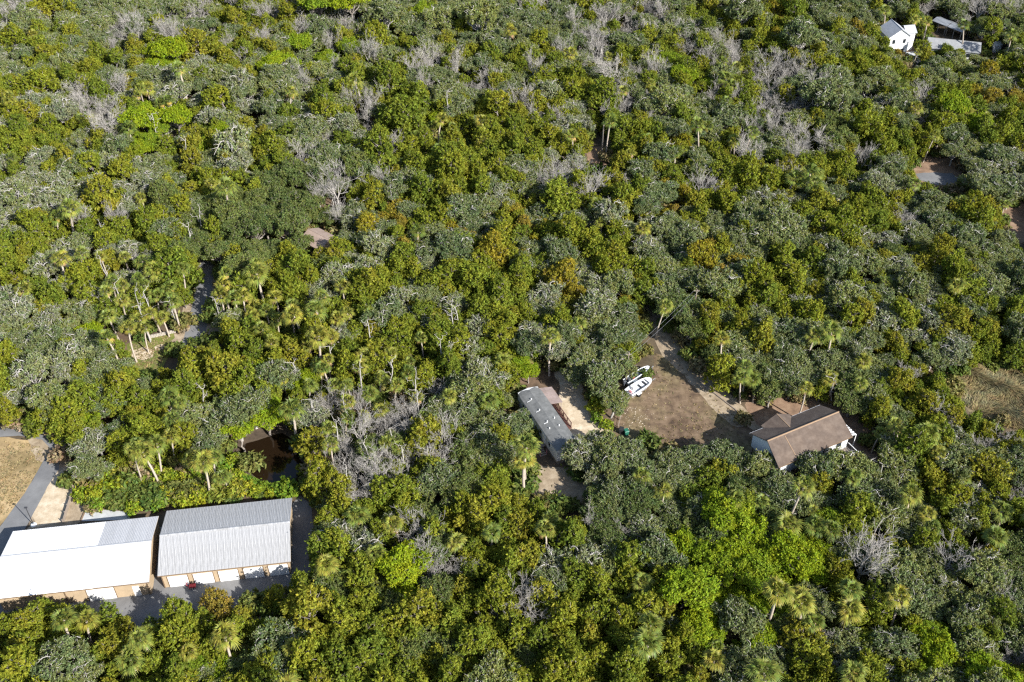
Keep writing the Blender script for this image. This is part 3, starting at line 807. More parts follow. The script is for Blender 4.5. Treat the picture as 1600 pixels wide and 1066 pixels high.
tc = empty('trash_cart', G(978, 680, 0), R(20)); tag(tc, 'green wheeled trash cart in the corner of the dry yard', 'trash can')
V = [(-.26, -.3, .06), (.26, -.3, .06), (.26, .3, .06), (-.26, .3, .06), (-.34, -.38, 1.05), (.34, -.38, 1.05), (.34, .38, 1.05), (-.34, .38, 1.05)]
pymesh('body', V, [(0, 3, 2, 1), (4, 5, 6, 7), (0, 1, 5, 4), (1, 2, 6, 5), (2, 3, 7, 6), (3, 0, 4, 7)], M['bin'], tc)
pymesh('lid', [(-.37, -.41, 1.06), (.37, -.41, 1.06), (.37, .43, 1.06), (-.37, .43, 1.06), (-.3, -.33, 1.17), (.3, -.33, 1.17), (.3, .36, 1.17), (-.3, .36, 1.17)],
       [(0, 3, 2, 1), (4, 5, 6, 7), (0, 1, 5, 4), (1, 2, 6, 5), (2, 3, 7, 6), (3, 0, 4, 7)], M['bin'], tc)
tube_obj('handle', [([(-.3, .47, 1.0), (.3, .47, 1.0)], [.025, .025])], M['bin'], tc)
for s_ in (-1, 1):
    tube_obj('wheel', [([(s_ * .3 - .04, .3, .13), (s_ * .3 + .04, .3, .13)], [.13, .13])], M['rubber'], tc, 10)
cart_shade = empty('trash_cart', G(970.5, 677, 0), R(-15)); tag(cart_shade, 'black cart copy standing in for the shadow beside the green cart', 'trash can')  # black copy of the green cart, added in place of its shadow
for ch in list(tc.children):
    c2 = ch.copy(); c2.data = ch.data.copy(); COL.objects.link(c2); c2.parent = cart_shade
    c2.data.materials.clear(); c2.data.materials.append(M['rubber'])

fence_run('post_fence', 'thin grey post and wire fence along the skiff side of the yard', G(975, 624), G(966, 668), None, 1.25, [(.35, .38), (.75, .78), (1.1, 1.13)], M['wood'], 1.7, .045)

tb = [G(x, y, 0) for x, y in ((1094, 599), (1112, 612), (1130, 626), (1148, 640), (1164, 653))]
for a_, b_ in zip(tb, tb[1:]):
    k = tb.index(a_)
    o_ = empty('landscape_timber', a_)
    o_['group'] = 'timbers edging the sandy driveway'
    tag(o_, ['brown timber edging the driveway, first from the trees', 'brown timber edging the driveway, second from the trees', 'brown timber edging the driveway, second from the palms', 'brown timber edging the driveway, ending at the tall palms'][k], 'timber')
    dv = b_ - a_
    tube_obj('log', [([(0, 0, .09), tuple(dv * .5 + Vector((0, 0, .1))), tuple(dv * .985 + Vector((0, 0, .09)))], [.10, .11, .10])], M['wood'], o_, 6)

# shells, stones and scraps scattered over the yard: nobody could count them
V, F = [], []
for k in range(150):
    if k < 100:
        x, y = random.gauss(990, 16), random.gauss(650, 13)
    else:
        x, y = random.uniform(985, 1130), random.uniform(600, 700)
    if not inside([(970, 625), (1010, 600), (1095, 620), (1150, 670), (1150, 720), (985, 690), (966, 664)], x, y): continue
    p = G(x, y, 0)
    r_ = random.choice((.035, .05, .06, .08, .12))
    b0 = len(V)
    for q in range(5):
        a_ = q / 5 * 6.283 + random.uniform(-.4, .4)
        V.append((p.x + r_ * math.cos(a_), p.y + r_ * math.sin(a_) * .8, .012))
    V.append((p.x, p.y, .02 + r_ * .5))
    F += [(b0 + q, b0 + (q + 1) % 5, b0 + 5) for q in range(5)]
tag(pymesh('scattered_stone', V, F, M['stone']), 'pale stones and scraps scattered over the dry yard', 'stones', kind='stuff')

# ------------------------------------------------------------------ poles and wires
up_ = empty('lamp_pole', G(940, 241)); tag(up_, 'tall pale wooden pole with a hooked lamp standing in the forest', 'pole')
tube_obj('pole', [([(0, 0, 0), (0, 0, 3.5), (.05, 0, 7.4)], [.16, .14, .11])], M['palm_bark'], up_, 7)
tube_obj('lamp_arm', [([(.05, 0, 7.2), (.2, 0, 7.7), (.6, -.1, 7.8), (.95, -.15, 7.6)], [.05] * 4)], M['dark_metal'], up_)
box('lamp_head', (.85, -.35, 7.42), (1.2, .0, 7.6), M['dark_metal'], up_, bev=.04)
# the service wires crossing the driveway, between two poles that stand among the trees
pa, pb = G(1062, 500, 0), G(1006, 590, 0)
pa, pb = G(1082, 500, 0), G(978, 600, 0)
for nm, p, lb in (('service_pole', pa, 'wooden service pole hidden in trees past the driveway'), ('service_pole', pb, 'wooden service pole in the oak behind the skiff')):
    o_ = empty(nm, p); tag(o_, lb, 'pole')
    tube_obj('pole', [([(0, 0, 0), (0, 0, 7.0)], [.12, .09])], M['wood'], o_)
    box('crossarm', (-.5, -.05, 6.5), (.5, .05, 6.62), M['wood'], o_)
for k, off in enumerate((-.45, .45)):
    a_ = pa + Vector((off, 0, 6.65)); b_ = pb + Vector((off, 0, 6.65))
    pts = [a_.lerp(b_, u) - Vector((0, 0, 1.1 * 4 * u * (1 - u) * .5)) for u in np.linspace(0, 1, 12)]
    o_ = tube_obj('service_wire', [([tuple(p) for p in pts], [.013] * 12)], M['grey_metal'])
    tag(o_, ('service wire over the driveway, on the skiff side' if k == 0 else 'service wire over the driveway, on the brown-roofed house side'), 'wire')

# ------------------------------------------------------------------ the palm lane: retaining wall and small pinkish roof
wa, wb = G(214, 533, 0), G(276, 519, 0)
rw = empty('retaining_wall', wa); tag(rw, 'low pale block wall between the lawn and the palm trunks', 'wall')
dv = wb - wa
nb = 15
a_ = math.atan2(dv.y, dv.x)
me = None
for row in range(2):
    for k in range(nb):
        l_ = dv.length / nb
        x0 = (k + (.5 if row else 0)) * l_
        if x0 + l_ > dv.length + .01: continue
        p = dv.normalized() * x0
        if me is None:
            o_ = box('block', (0, -.15, 0), (l_ - .03, .15, .28), M['block'], rw, tuple(p), a_, .02); me = o_.data
        else:
            link('block', me, rw, (p.x, p.y, row * .29), (0, 0, a_ + random.uniform(-.02, .02)))

def hip_or_gable(name, label, loc, rz, L, W, wall_h, ridge_h, wallm, roofm, windows=(), over=.35, group=None, hipped=False):
    """simple house: local x along the ridge, y across; parts wall, two roof slopes, ridge cap, windows"""
    t = empty(name, loc, rz)
    tag(t, label, 'house' if name != 'shed' else 'shed', group)
    hw = W / 2
    V = [(0, -hw, 0), (0, hw, 0), (0, hw, wall_h), (0, 0, ridge_h - .08), (0, -hw, wall_h)]
    V += [(L, y, z) for _, y, z in V]
    pymesh('wall', V, [(0, 4, 3, 2, 1), (5, 6, 7, 8, 9), (0, 5, 9, 4), (1, 2, 7, 6), (2, 3, 8, 7), (3, 4, 9, 8)], wallm, t)
    k = (ridge_h - wall_h) / hw
    for s_ in (-1, 1):
        quad_roof('roof_slope', up([(-over, s_ * (hw + over), wall_h - over * k + .06), (L + over, s_ * (hw + over), wall_h - over * k + .06), (L + over, 0, ridge_h + .06), (-over, 0, ridge_h + .06)]), roofm, t, .1)
    tube_obj('ridge_cap', [([(-over, 0, ridge_h + .04), (L + over, 0, ridge_h + .04)], [.08, .08])], roofm, t)
    for (face, u, z0, w_, h_) in windows:
        if face == 'f':      # front wall, y = -hw
            f_ = box('window', (u, -hw - .06, z0), (u + w_, -hw - .002, z0 + h_), M['white'], t)
            box('pane', (u + .07, -hw - .075, z0 + .07), (u + w_ - .07, -hw - .062, z0 + h_ - .07), M['glass'], f_)
        else:                # gable end x = 0 ('l') or x = L ('r')
            x_ = -.06 if face == 'l' else L + .002
            f_ = box('window', (x_, u, z0), (x_ + .058, u + w_, z0 + h_), M['white'], t)
            x_ = -.075 if face == 'l' else L + .062
            box('pane', (x_, u + .07, z0 + .07), (x_ + .013, u + w_ - .07, z0 + h_ - .07), M['glass'], f_)
    return t

p = G(486, 363, 3.2)
hip_or_gable('cabin', 'small cabin with a pinkish roof half hidden in the oaks', (p.x - .3, p.y + .3, 0), R(-38), 5.0, 4.4, 2.6, 3.6, M['tan'], M['pink_roof'], [('l', -1.0, 1.0, 1.0, 1.0), ('f', 2.0, 1.0, 1.2, 1.0)])

# white gabled house, its wing, the long white house, carport and shed
p = G(1424.5, 57.5, 5.4)
wh = hip_or_gable('gabled_house', 'tall white gabled house with a grey roof', (p.x - 2.75, p.y + .35, 0), R(100), 5.6, 5.6, 5.3, 7.2, M['white'], M['grey_shingle'],
                  [('l', -1.9, 3.4, .9, 1.2), ('l', .9, 3.4, .9, 1.2), ('l', -1.9, .9, .9, 1.2), ('l', .6, .1, 1.1, 2.1)], over=.3)
wx = empty('wing', (5.0, -2.8, 0), R(-90), wh)
bpy.data.objects.remove(wx)
V = [(2.6, -5.6, 0), (6.2, -5.6, 0), (6.2, -2.801, 0), (2.6, -2.801, 0)]
pymesh('wing_wall', V + [(x, y, 4.7) for x, y, z in V], [(0, 3, 2, 1), (4, 5, 6, 7), (0, 1, 5, 4), (1, 2, 6, 5), (2, 3, 7, 6), (3, 0, 4, 7)], M['white'], wh)
quad_roof('wing_roof', up([(2.3, -5.9, 4.75), (4.4, -5.9, 6.0), (4.4, -2.9, 6.0), (2.3, -2.9, 4.75)]), M['grey_shingle'], wh, .1)
quad_roof('wing_roof', up([(4.4, -5.9, 6.0), (6.5, -5.9, 4.75), (6.5, -2.9, 4.75), (4.4, -2.9, 6.0)]), M['grey_shingle'], wh, .1)
quad_roof('porch_roof', up([(1.0, 2.85, 3.3), (8.0, 2.85, 3.3), (8.0, 6.5, 2.7), (1.0, 6.5, 2.7)]), M['white_roof'], wh, .1)
for x_ in (1.2, 4.5, 7.8):
    box('porch_post', (x_, 6.2, 0), (x_ + .12, 6.32, 2.65), M['white'], wh)
p = G(1449, 62, 3.0)
hip_or_gable('long_house', 'long low white house with a pale roof near the dark carport', (p.x, p.y - 1.0, 0), R(-14), 12.0, 5.2, 2.7, 4.0, M['white'], M['pale_roof'],
             [('f', 1.5, 1.0, 1.2, 1.1), ('f', 4.5, 1.0, 1.2, 1.1), ('f', 9.0, 1.0, 1.2, 1.1), ('r', -1.0, 1.0, 1.0, 1.0)])
cpo = G(1459, 44, 0)
ct = empty('carport', cpo, R(-52)); tag(ct, 'dark open carport with two sheet roofs near the long white house', 'carport')
for k, x0 in enumerate((0.0, 4.6)):
    V = [(x0, -1.9, 2.6), (x0 + 4.4, -1.9, 2.6), (x0 + 4.4, 0, 3.1), (x0, 0, 3.1), (x0 + 4.4, 1.9, 2.6), (x0, 1.9, 2.6)]
    rf = pymesh('roof', V + [(x, y, z - .07) for x, y, z in V], [(0, 1, 2, 3), (3, 2, 4, 5), (9, 8, 7, 6), (11, 10, 8, 9), (0, 6, 7, 1), (5, 4, 10, 11), (0, 3, 9, 6), (3, 5, 11, 9), (1, 7, 8, 2), (2, 8, 10, 4)], M['carport'], ct)
    for x_ in (x0 + .1, x0 + 2.1, x0 + 4.2):
        for y_ in (-1.85, 1.75):
            box('post', (x_, y_, 0), (x_ + .1, y_ + .1, 2.52), M['grey_metal'], ct)
p = G(1548, 80, 0)
hip_or_gable('shed', 'small white shed alone beyond the long white house', (p.x, p.y, 0), R(15), 2.0, 1.9, 1.9, 2.4, M['white'], M['white_roof'], [], .15)

# parked car under the trees by the white house
def car(name, label, loc, rz, col, group=None):
    t = empty(name, loc, rz)
    tag(t, label, 'car', group)
    pr = [(-2.2, .35), (2.2, .35), (2.25, .75), (1.95, .95), (.95, 1.02), (.35, 1.45), (-1.25, 1.5), (-1.95, 1.05), (-2.25, .95)]
    hw = .88
    V = [(x, -hw * (.8 if z > 1.1 else 1), z) for x, z in pr] + [(x, hw * (.8 if z > 1.1 else 1), z) for x, z in pr]
    n = len(pr)
    F = [tuple(range(n)), tuple(range(2 * n - 1, n - 1, -1))] + [(i, n + i, n + (i + 1) % n, (i + 1) % n) for i in range(n)]
    pymesh('body', V, F, col, t)
    for (xa, za, xb, zb) in ((.92, 1.06, .42, 1.42), (-1.88, 1.12, -1.33, 1.46)):
        dx = .03 if xa > 0 else -.03
        pymesh('windscreen', [(xa + dx, -.7, za), (xa + dx, .7, za), (xb + dx, .6, zb), (xb + dx, -.6, zb)], [(0, 1, 2, 3)], M['glass'], t)
    for x_ in (-1.4, 1.4):
        for s_ in (-1, 1):
            tube_obj('wheel', [([(x_, s_ * .8 - .1, .33), (x_, s_ * .8 - .1, .33), (x_, s_ * .8 + .1, .33), (x_, s_ * .8 + .1, .33)], [.01, .33, .33, .01])], M['rubber'], t, 12)
    return t
car('parked_car', 'silver car parked below the white gabled house', G(1425, 99, 0), R(5), M['grey_roof_a'])
car('parked_car', 'white car glimpsed between trees below the long white house', G(1451, 110, 0), R(30), M['white'])
# ------------------------------------------------------------------ trees: shapes
def unit(v):
    return v / (np.linalg.norm(v, axis=-1, keepdims=True) + 1e-9)

def sphere_pts(n, rg):
    return unit(rg.normal(size=(n, 3)))

def thin(P, dmin, rg, cap):
    """keep points at least dmin apart"""
    keep = np.empty((0, 3))
    out = []
    for i in rg.permutation(len(P)):
        p = P[i]
        if len(keep) and (((keep - p) ** 2).sum(1) < dmin * dmin).any(): continue
        keep = np.vstack([keep, p]); out.append(i)
        if len(out) >= cap: break
    return np.array(out, int)

def cards(C, Nrm, size, rg, aspect=1.6, spread=0.7):
    """leaf-spray faces: bent four-cornered blades at C facing about Nrm"""
    n = len(C)
    nr = unit(Nrm + rg.normal(size=(n, 3)) * spread)
    t = unit(np.cross(nr, rg.normal(size=(n, 3))))
    b = np.cross(nr, t)
    s = size * rg.uniform(.6, 1.4, n)[:, None]
    l = s * aspect * .5
    w = s * .5
    V = np.stack([C - t * l, C + b * w - nr * s * .12, C + t * l, C - b * w - nr * s * .12], 1)
    F = np.arange(n * 4).reshape(n, 4)
    return V.reshape(-1, 3), F

def clumpy(rg, clumps, tuft_d, tuft_r, per, size, cap, up_bias=.25, aspect=1.6, spread=.7, keep=1.0, stretch=1.0, lowcut=-.55):
    """clumps: list of (centre, (rx, ry, rz)); returns leaf V, F and tuft centres"""
    cand, nrm = [], []
    for c, r in clumps:
        c = np.array(c); r = np.array(r) * rg.uniform(.78, 1.32, 3)
        d = sphere_pts(260, rg)
        d = d[d[:, 2] > lowcut]
        p = c + d * r * rg.uniform(.70, 1.16, (len(d), 1))
        ok = np.ones(len(p), bool)
        for c2, r2 in clumps:
            if c2 is c or np.allclose(c2, c): continue
            q = (p - np.array(c2)) / (np.array(r2) * .86)
            ok &= (q ** 2).sum(1) > 1
        cand.append(p[ok]); nrm.append(d[ok])
    cand = np.concatenate(cand); nrm = np.concatenate(nrm)
    idx = thin(cand, tuft_d, rg, cap)
    if keep < 1: idx = idx[rg.random(len(idx)) < keep]
    T, TN = cand[idx], nrm[idx]
    k = len(T)
    pr = np.repeat(np.arange(k), per)
    off = sphere_pts(len(pr), rg) * (rg.random(len(pr)) ** .6)[:, None] * tuft_r * np.exp(rg.normal(0, .35, k))[pr][:, None]
    off *= np.where(rg.random(len(pr)) < .14, rg.uniform(1.5, 2.4, len(pr)), 1.0)[:, None]
    TNu = unit(TN + np.array([0, 0, up_bias]))
    if stretch != 1.0:
        a = (off * TNu[pr]).sum(1, keepdims=True)
        off = off + TNu[pr] * a * (stretch - 1)
    C = T[pr] + off
    N = unit(TNu[pr] * .8 + off / tuft_r * .9 + np.array([0, 0, .25]))
    V, F = cards(C, N, size, rg, aspect, spread)
    return V, F, T

def limb(a, b, rg, r0, r1, k=5, wob=.12, sag=0.0):
    a = np.array(a, float); b = np.array(b, float)
    u = np.linspace(0, 1, k)[:, None]
    P = a + (b - a) * u
    L = np.linalg.norm(b - a)
    P[1:-1] += rg.normal(size=(k - 2, 3)) * wob * L
    P += np.array([0, 0, 1]) * (sag * L * 4 * u * (1 - u))
    return P, np.linspace(r0, r1, k)

def make_oak(seed, r=4.2, h=8.0, keep=1.0, limb_r=.10, poke=.0, bare=0, n_clump=22, per=40, flat=.42, size=.185):
    rg = np.random.default_rng(seed)
    zc = h - r * flat * 1.15
    clumps = []
    for i in range(n_clump):
        a = i * 2.399 + rg.uniform(-.4, .4)
        q = math.sqrt((i + .5) / n_clump) * .80 * rg.uniform(.8, 1.22)
        rr = r * rg.uniform(.17, .34)
        z = zc + r * flat * (math.sqrt(max(0, 1 - min(1, q * q))) - .35) + rg.uniform(-.75, .55)
        clumps.append((np.array([q * r * math.cos(a), q * r * math.sin(a), z]), (rr, rr, rr * rg.uniform(.65, .85))))
    V, F, T = clumpy(rg, clumps, .41, .30, per, size, 620, keep=keep, spread=1.15)
    fork = np.array([rg.uniform(-.3, .3), rg.uniform(-.3, .3), h * .34])
    paths = [limb((0, 0, -.1), fork, rg, .36, .27, 5, .03)]
    for c, rr in clumps:
        m = fork * .45 + c * .55 + rg.normal(size=3) * .3
        m[2] -= .35
        paths.append(limb(fork, m, rg, limb_r * 1.7, limb_r * 1.1, 4, .06))
        paths.append(limb(m, c + np.array([0, 0, rr[2] * (.3 + poke)]), rg, limb_r * 1.1, limb_r * .6, 5, .10))
    # bare crooked limbs that lie on top of the leaves
    for i in range(bare):
        a = rg.uniform(0, 6.283); q0 = r * rg.uniform(.05, .45); L_ = r * rg.uniform(.45, .8)
        pts, d_ = [], a + rg.uniform(-1.0, 1.0)
        x_, y_ = q0 * math.cos(a), q0 * math.sin(a)
        for k_ in range(7):
            rr_ = min(1, math.hypot(x_, y_) / r)
            pts.append((x_, y_, zc + r * flat * (math.sqrt(max(0, 1 - rr_ * rr_)) - .30) + r * .24 + rg.uniform(-.28, .22) - (.8 if k_ == 0 else 0)))
            d_ += rg.normal() * .5
            x_ += math.cos(d_) * L_ / 6; y_ += math.sin(d_) * L_ / 6
        P_ = np.array(pts)
        paths.append((P_, np.linspace(limb_r * .95, .035, 7)))
        for b_ in (2, 3, 4, 5):
            e_ = P_[b_] + np.array([math.cos(d_ + rg.uniform(-1.8, 1.8)), math.sin(d_ + rg.uniform(-1.8, 1.8)), rg.uniform(.1, .5)]) * r * .2
            paths.append(limb(P_[b_], e_, rg, .045, .02, 4, .12))
    # twigs out to the tufts, some past the leaves
    cc = np.array([c for c, _ in clumps])
    for p in T[:: (2 if poke else 3)]:
        j = ((cc - p) ** 2).sum(1).argmin()
        paths.append(limb(cc[j], p + (p - cc[j]) * (.12 + poke * rg.uniform(0, .7)) + np.array([0, 0, .15 + .3 * poke]), rg, limb_r * .55, .022, 4, .10))
    return (V, F), tubes(paths, 5), zc, r, h

def make_cedar(seed, r=2.9, h=8.0, size=.18, lobes=13, per=42, lean=.1, round_=.5):
    rg = np.random.default_rng(seed)
    clumps = []
    for i in range(lobes):
        a = i * 2.399 + rg.uniform(-.5, .5)
        u = (i + .5) / lobes
        z = h * (.32 + .58 * (1 - u)) + rg.uniform(-.9, .7)
        q = r * (.15 + .66 * u ** round_) * rg.uniform(.65, 1.25)
        rr = r * rg.uniform(.20, .38)
        clumps.append((np.array([q * math.cos(a), q * math.sin(a), z]), (rr, rr, rr * rg.uniform(.95, 1.35))))
    clumps.append((np.array([0, 0, h - r * .45]), (r * .35, r * .35, r * .5)))
    V, F, T = clumpy(rg, clumps, .52, .25, per, size, 470, keep=.9, up_bias=.7, aspect=2.2, spread=.85, stretch=1.7, lowcut=-.35)
    paths = [limb((0, 0, -.1), (rg.uniform(-.3, .3), rg.uniform(-.3, .3), h * .8), rg, .24, .06, 6, .02)]
    for c, rr in clumps:
        paths.append(limb((0, 0, max(.8, c[2] - 1.6)), c, rg, .08, .035, 4, .07))
    for p in T[::3]:
        cc = min((c for c, _ in clumps), key=lambda c: ((c - p) ** 2).sum())
        paths.append(limb(cc, p + (p - cc) * .1, rg, .04, .02, 3, .08))
    return (V, F), tubes(paths, 5), h * .60, r, h

def make_leafy(seed, r=3.8, h=9.6):
    rg = np.random.default_rng(seed)
    clumps = []
    n = 20
    for i in range(n):
        a = i * 2.399 + rg.uniform(-.5, .5)
        u = (i + .5) / n
        q = math.sqrt(u) * .8 * r
        z = h * .68 + r * .45 * (math.sqrt(max(0, 1 - (q / r) ** 2)) - .35) + rg.uniform(-.7, .5)
        rr = r * rg.uniform(.19, .30)
        clumps.append((np.array([q * math.cos(a), q * math.sin(a), z]), (rr, rr, rr * rg.uniform(.7, 1.0))))
    V, F, T = clumpy(rg, clumps, .40, .26, 36, .165, 520, up_bias=.5, aspect=1.9, spread=.85, stretch=1.3, lowcut=-.4)
    fork = np.array([0, 0, h * .4])
    paths = [limb((0, 0, -.1), fork, rg, .28, .2, 5, .03)]
    for c, rr in clumps:
        paths.append(limb(fork, c, rg, .11, .05, 5, .07))
    for p in T[::5]:
        cc = min((c for c, _ in clumps), key=lambda c: ((c - p) ** 2).sum())
        paths.append(limb(cc, p, rg, .045, .02, 3, .06))
    return (V, F), tubes(paths, 5), h * .70, r, h

def make_bare(seed, r=3.4, h=9.0, depth=5, first=6, up=.75, low=.30):
    rg = np.random.default_rng(seed)
    paths = []
    fork = np.array([rg.uniform(-.2, .2), rg.uniform(-.2, .2), h * low])
    paths.append(limb((0, 0, -.1), fork, rg, .24, .17, 5, .03))
    def grow(p, d, L, rad, lv):
        k = 4
        q = p.copy(); pts = [p]; dd = d.copy()
        for i in range(k - 1):
            dd = unit(dd + rg.normal(size=3) * .11 + np.array([0, 0, .05]))
            q = q + dd * L / (k - 1)
            pts.append(q)
        paths.append((np.array(pts), np.linspace(rad, max(.012, rad * .5), k)))
        if lv <= 0: return
        nb = (3 if lv > 1 else 4)
        for j in range(nb):
            s_ = pts[rg.integers(1, k)]
            nd = unit(dd * .85 + rg.normal(size=3) * .42 + np.array([0, 0, .12]))
            grow(np.array(s_), nd, L * rg.uniform(.55, .8), max(.016, rad * .5), lv - 1)
    for i in range(first):
        a = i * 6.283 / first + rg.uniform(-.4, .4)
        d = unit(np.array([math.cos(a) * r * .55, math.sin(a) * r * .55, (h - fork[2]) * up * rg.uniform(.5, 1)]))
        grow(fork.copy(), d, r * rg.uniform(.75, 1.0), .095, depth - 1)
    tr = [p for p in paths if p[1][0] > .06]
    tw = [p for p in paths if p[1][0] <= .06]
    V, F = tubes(tr, 5)
    V2, F2 = tubes(tw, 3)
    z = np.concatenate([p[0][:, 2] for p in paths]); 
    return (V2, F2), (V, F), h * .62, r, h

def make_palm(seed, trunk=7.0, R_=2.2, nf=24, lean=.5):
    rg = np.random.default_rng(seed)
    a = rg.uniform(0, 6.283)
    top = np.array([math.cos(a) * lean, math.sin(a) * lean, trunk])
    u = np.linspace(0, 1, 7)[:, None]
    P = top * u + np.array([0, 0, -.1]) * (1 - u) - np.array([math.cos(a), math.sin(a), 0]) * lean * .5 * np.sin(u * np.pi)
    tv = tubes([(P, np.linspace(.21, .16, 7))], 7)
    Vs, Fs, Mi, base = [], [], [], 0
    for i in range(nf):
        az = i * 2.399 + rg.uniform(-.25, .25)
        el = R(80 - 118 * (i + .5) / nf + rg.uniform(-10, 10))          # young fronds stand up, old ones hang
        old = el < R(-24)
        d = np.array([math.cos(az) * math.cos(el), math.sin(az) * math.cos(el), math.sin(el)])
        side = unit(np.cross(d, [0, 0, 1.0]))
        upv = np.cross(side, d)
        k_ = rg.uniform(.78, 1.12) * (.7 if old else 1)
        hub = top + d * R_ * .48 * k_
        w = .03
        Vs.append(np.array([top - side * w, top + side * w, hub + side * w * .7, hub - side * w * .7]))
        Fs.append(np.array([[0, 1, 2, 3]]) + base); base += 4
        Mi.append(np.array([1 if old else 0]))
        nl = 13
        for j in range(nl):
            v_ = (j - (nl - 1) / 2) / ((nl - 1) / 2)
            b = v_ * R(78)
            ld = unit(d * math.cos(b) + side * math.sin(b))
            Lf = R_ * rg.uniform(.50, .64) * (1 - .35 * v_ * v_) * k_
            st = hub - d * R_ * .08 * (1 - abs(v_))
            mid = st + ld * Lf * .55 + upv * (.05 + .10 * abs(v_))
            tip = st + ld * Lf - np.array([0, 0, 1]) * Lf * rg.uniform(.15, .5)
            lw = unit(np.cross(ld, upv)) * R_ * .034
            Vs.append(np.array([st - lw * .3, st + lw * .3, mid + lw, mid - lw, tip + lw * .12, tip - lw * .12]))
            Fs.append(np.array([[0, 1, 2, 3], [3, 2, 4, 5]]) + base); base += 6
            Mi.append(np.array([1, 1] if (old and rg.random() < .8) else [0, 0]))
    return (np.concatenate(Vs), np.concatenate(Fs), np.concatenate(Mi)), tv, trunk + .1, R_, trunk + 1.5

def make_shrub(seed, r=1.6, h=1.9):
    rg = np.random.default_rng(seed)
    clumps = []
    for i in range(7):
        a = i * 2.399
        q = r * .62 * math.sqrt((i + .3) / 7)
        rr = r * rg.uniform(.32, .48)
        clumps.append((np.array([q * math.cos(a), q * math.sin(a), h * rg.uniform(.4, .68)]), (rr, rr, rr * .8)))
    V, F, T = clumpy(rg, clumps, .42, .30, 16, .24, 110, up_bias=.6, aspect=2.2, spread=.7, lowcut=-.2)
    paths = [limb((0, 0, -.05), c, rg, .035, .02, 4, .08) for c, _ in clumps]
    return (V, F), tubes(paths, 4), h * .6, r, h

def make_snag(seed, h=9.0):
    rg = np.random.default_rng(seed)
    top = np.array([rg.uniform(-.9, .9), rg.uniform(-.9, .9), h])
    tr = limb((0, 0, -.1), top, rg, .17, .07, 7, .012)
    br = []
    for i in range(5 + int(rg.integers(4))):
        p = tr[0][int(rg.integers(3, 7))]
        a = rg.uniform(0, 6.283)
        e = p + np.array([math.cos(a), math.sin(a), rg.uniform(.2, 1.1)]) * rg.uniform(.7, 1.9)
        l_ = limb(p, e, rg, .06, .025, 5, .08)
        br.append(l_)
        for j in (2, 3, 4):
            e2 = l_[0][j] + rg.normal(size=3) * .35 + np.array([0, 0, .3])
            br.append(limb(l_[0][j], e2, rg, .028, .014, 3, .08))
    return tubes(br, 4), tubes([tr], 6), h * .85, 1.5, h

PROTO = {}       # kind -> list of dict(crown mesh, trunk mesh, zc, r, h)
def add_proto(kind, made, leafm, barkm):
    cr, tr, zc, r, h = made
    mi = None
    mats = leafm if isinstance(leafm, list) else [leafm]
    if len(cr) == 3:
        cr, mi = cr[:2], cr[2]
    cm = npmesh(kind + '_crown', cr[0], cr[1], mats, midx=mi)
    tm = npmesh(kind + '_trunk', tr[0], tr[1], [barkm], smooth=True)
    PROTO.setdefault(kind, []).append(dict(crown=cm, trunk=tm, zc=zc, r=r, h=h))

for i in range(8):
    add_proto('o', make_oak(100 + i, flat=.34 + .06 * (i % 4), h=7.2 + .5 * (i % 4), keep=.80, poke=.3, bare=1 + (i % 3)), M['oak'], M['bark_pale'])
for i in range(4):
    add_proto('d', make_oak(200 + i, per=42, n_clump=22, limb_r=.08, keep=.84, poke=.15), M['oak_dark'], M['bark'])
for i in range(5):
    add_proto('s', make_oak(300 + i, keep=.62, limb_r=.12, poke=.55, bare=3 + i % 3, n_clump=19, per=34), M['mossy'], M['bark_pale'])
for i in range(9):
    add_proto('c', make_cedar(400 + i, h=7.0 + (i % 3) * .7, lobes=14 + i % 5, round_=.45 + .1 * (i % 3)), M['cedar'], M['bark'])
for i in range(3):
    add_proto('y', make_cedar(500 + i, h=7.2, lobes=14, per=36), M['yellow'], M['bark'])
for i in range(4):
    add_proto('g', make_leafy(600 + i), M['lime'], M['bark'])
for i in range(6):
    add_proto('p', make_palm(700 + i, trunk=6.2 + .5 * i), [M['palm'], M['palm_old']], M['palm_bark'])
for i in range(5):
    add_proto('b', make_bare(800 + i, first=5 + i % 3, low=.25 + .05 * (i % 3)), M['bark_bare'], M['bark_bare'])
for i in range(4):
    add_proto('n', make_snag(860 + i, 8.4 + .5 * i), M['bark_bare'], M['bark_pale'])
for i in range(4):
    add_proto('h', make_shrub(900 + i), M['shrub'], M['bark'])
for i in range(3):
    add_proto('u', make_shrub(950 + i, 1.5, 1.5), M['under'], M['bark'])

NAME = {'o': ('live_oak', 'tree', 'trunk', 'crown'), 'd': ('dark_oak', 'tree', 'trunk', 'crown'), 's': ('mossy_oak', 'tree', 'trunk', 'crown'), 'c': ('cedar_tree', 'tree', 'trunk', 'crown'),
        'y': ('yellowing_tree', 'tree', 'trunk', 'crown'), 'g': ('broadleaf_tree', 'tree', 'trunk', 'crown'), 'p': ('palm_tree', 'palm', 'trunk', 'crown'),
        'b': ('bare_tree', 'tree', 'trunk', 'crown'), 'h': ('shrub', 'shrub', 'stem', 'foliage'), 'n': ('dead_tree', 'tree', 'trunk', 'branches')}
LOOK = {'o': 'grey-green live oak', 'd': 'dark green oak', 's': 'pale-limbed mossy oak', 'c': 'olive-green cedar', 'y': 'yellowing tree', 'g': 'bright green tree',
        'p': 'cabbage palm', 'b': 'leafless grey tree', 'h': 'low green shrub', 'n': 'slender dead pale tree'}
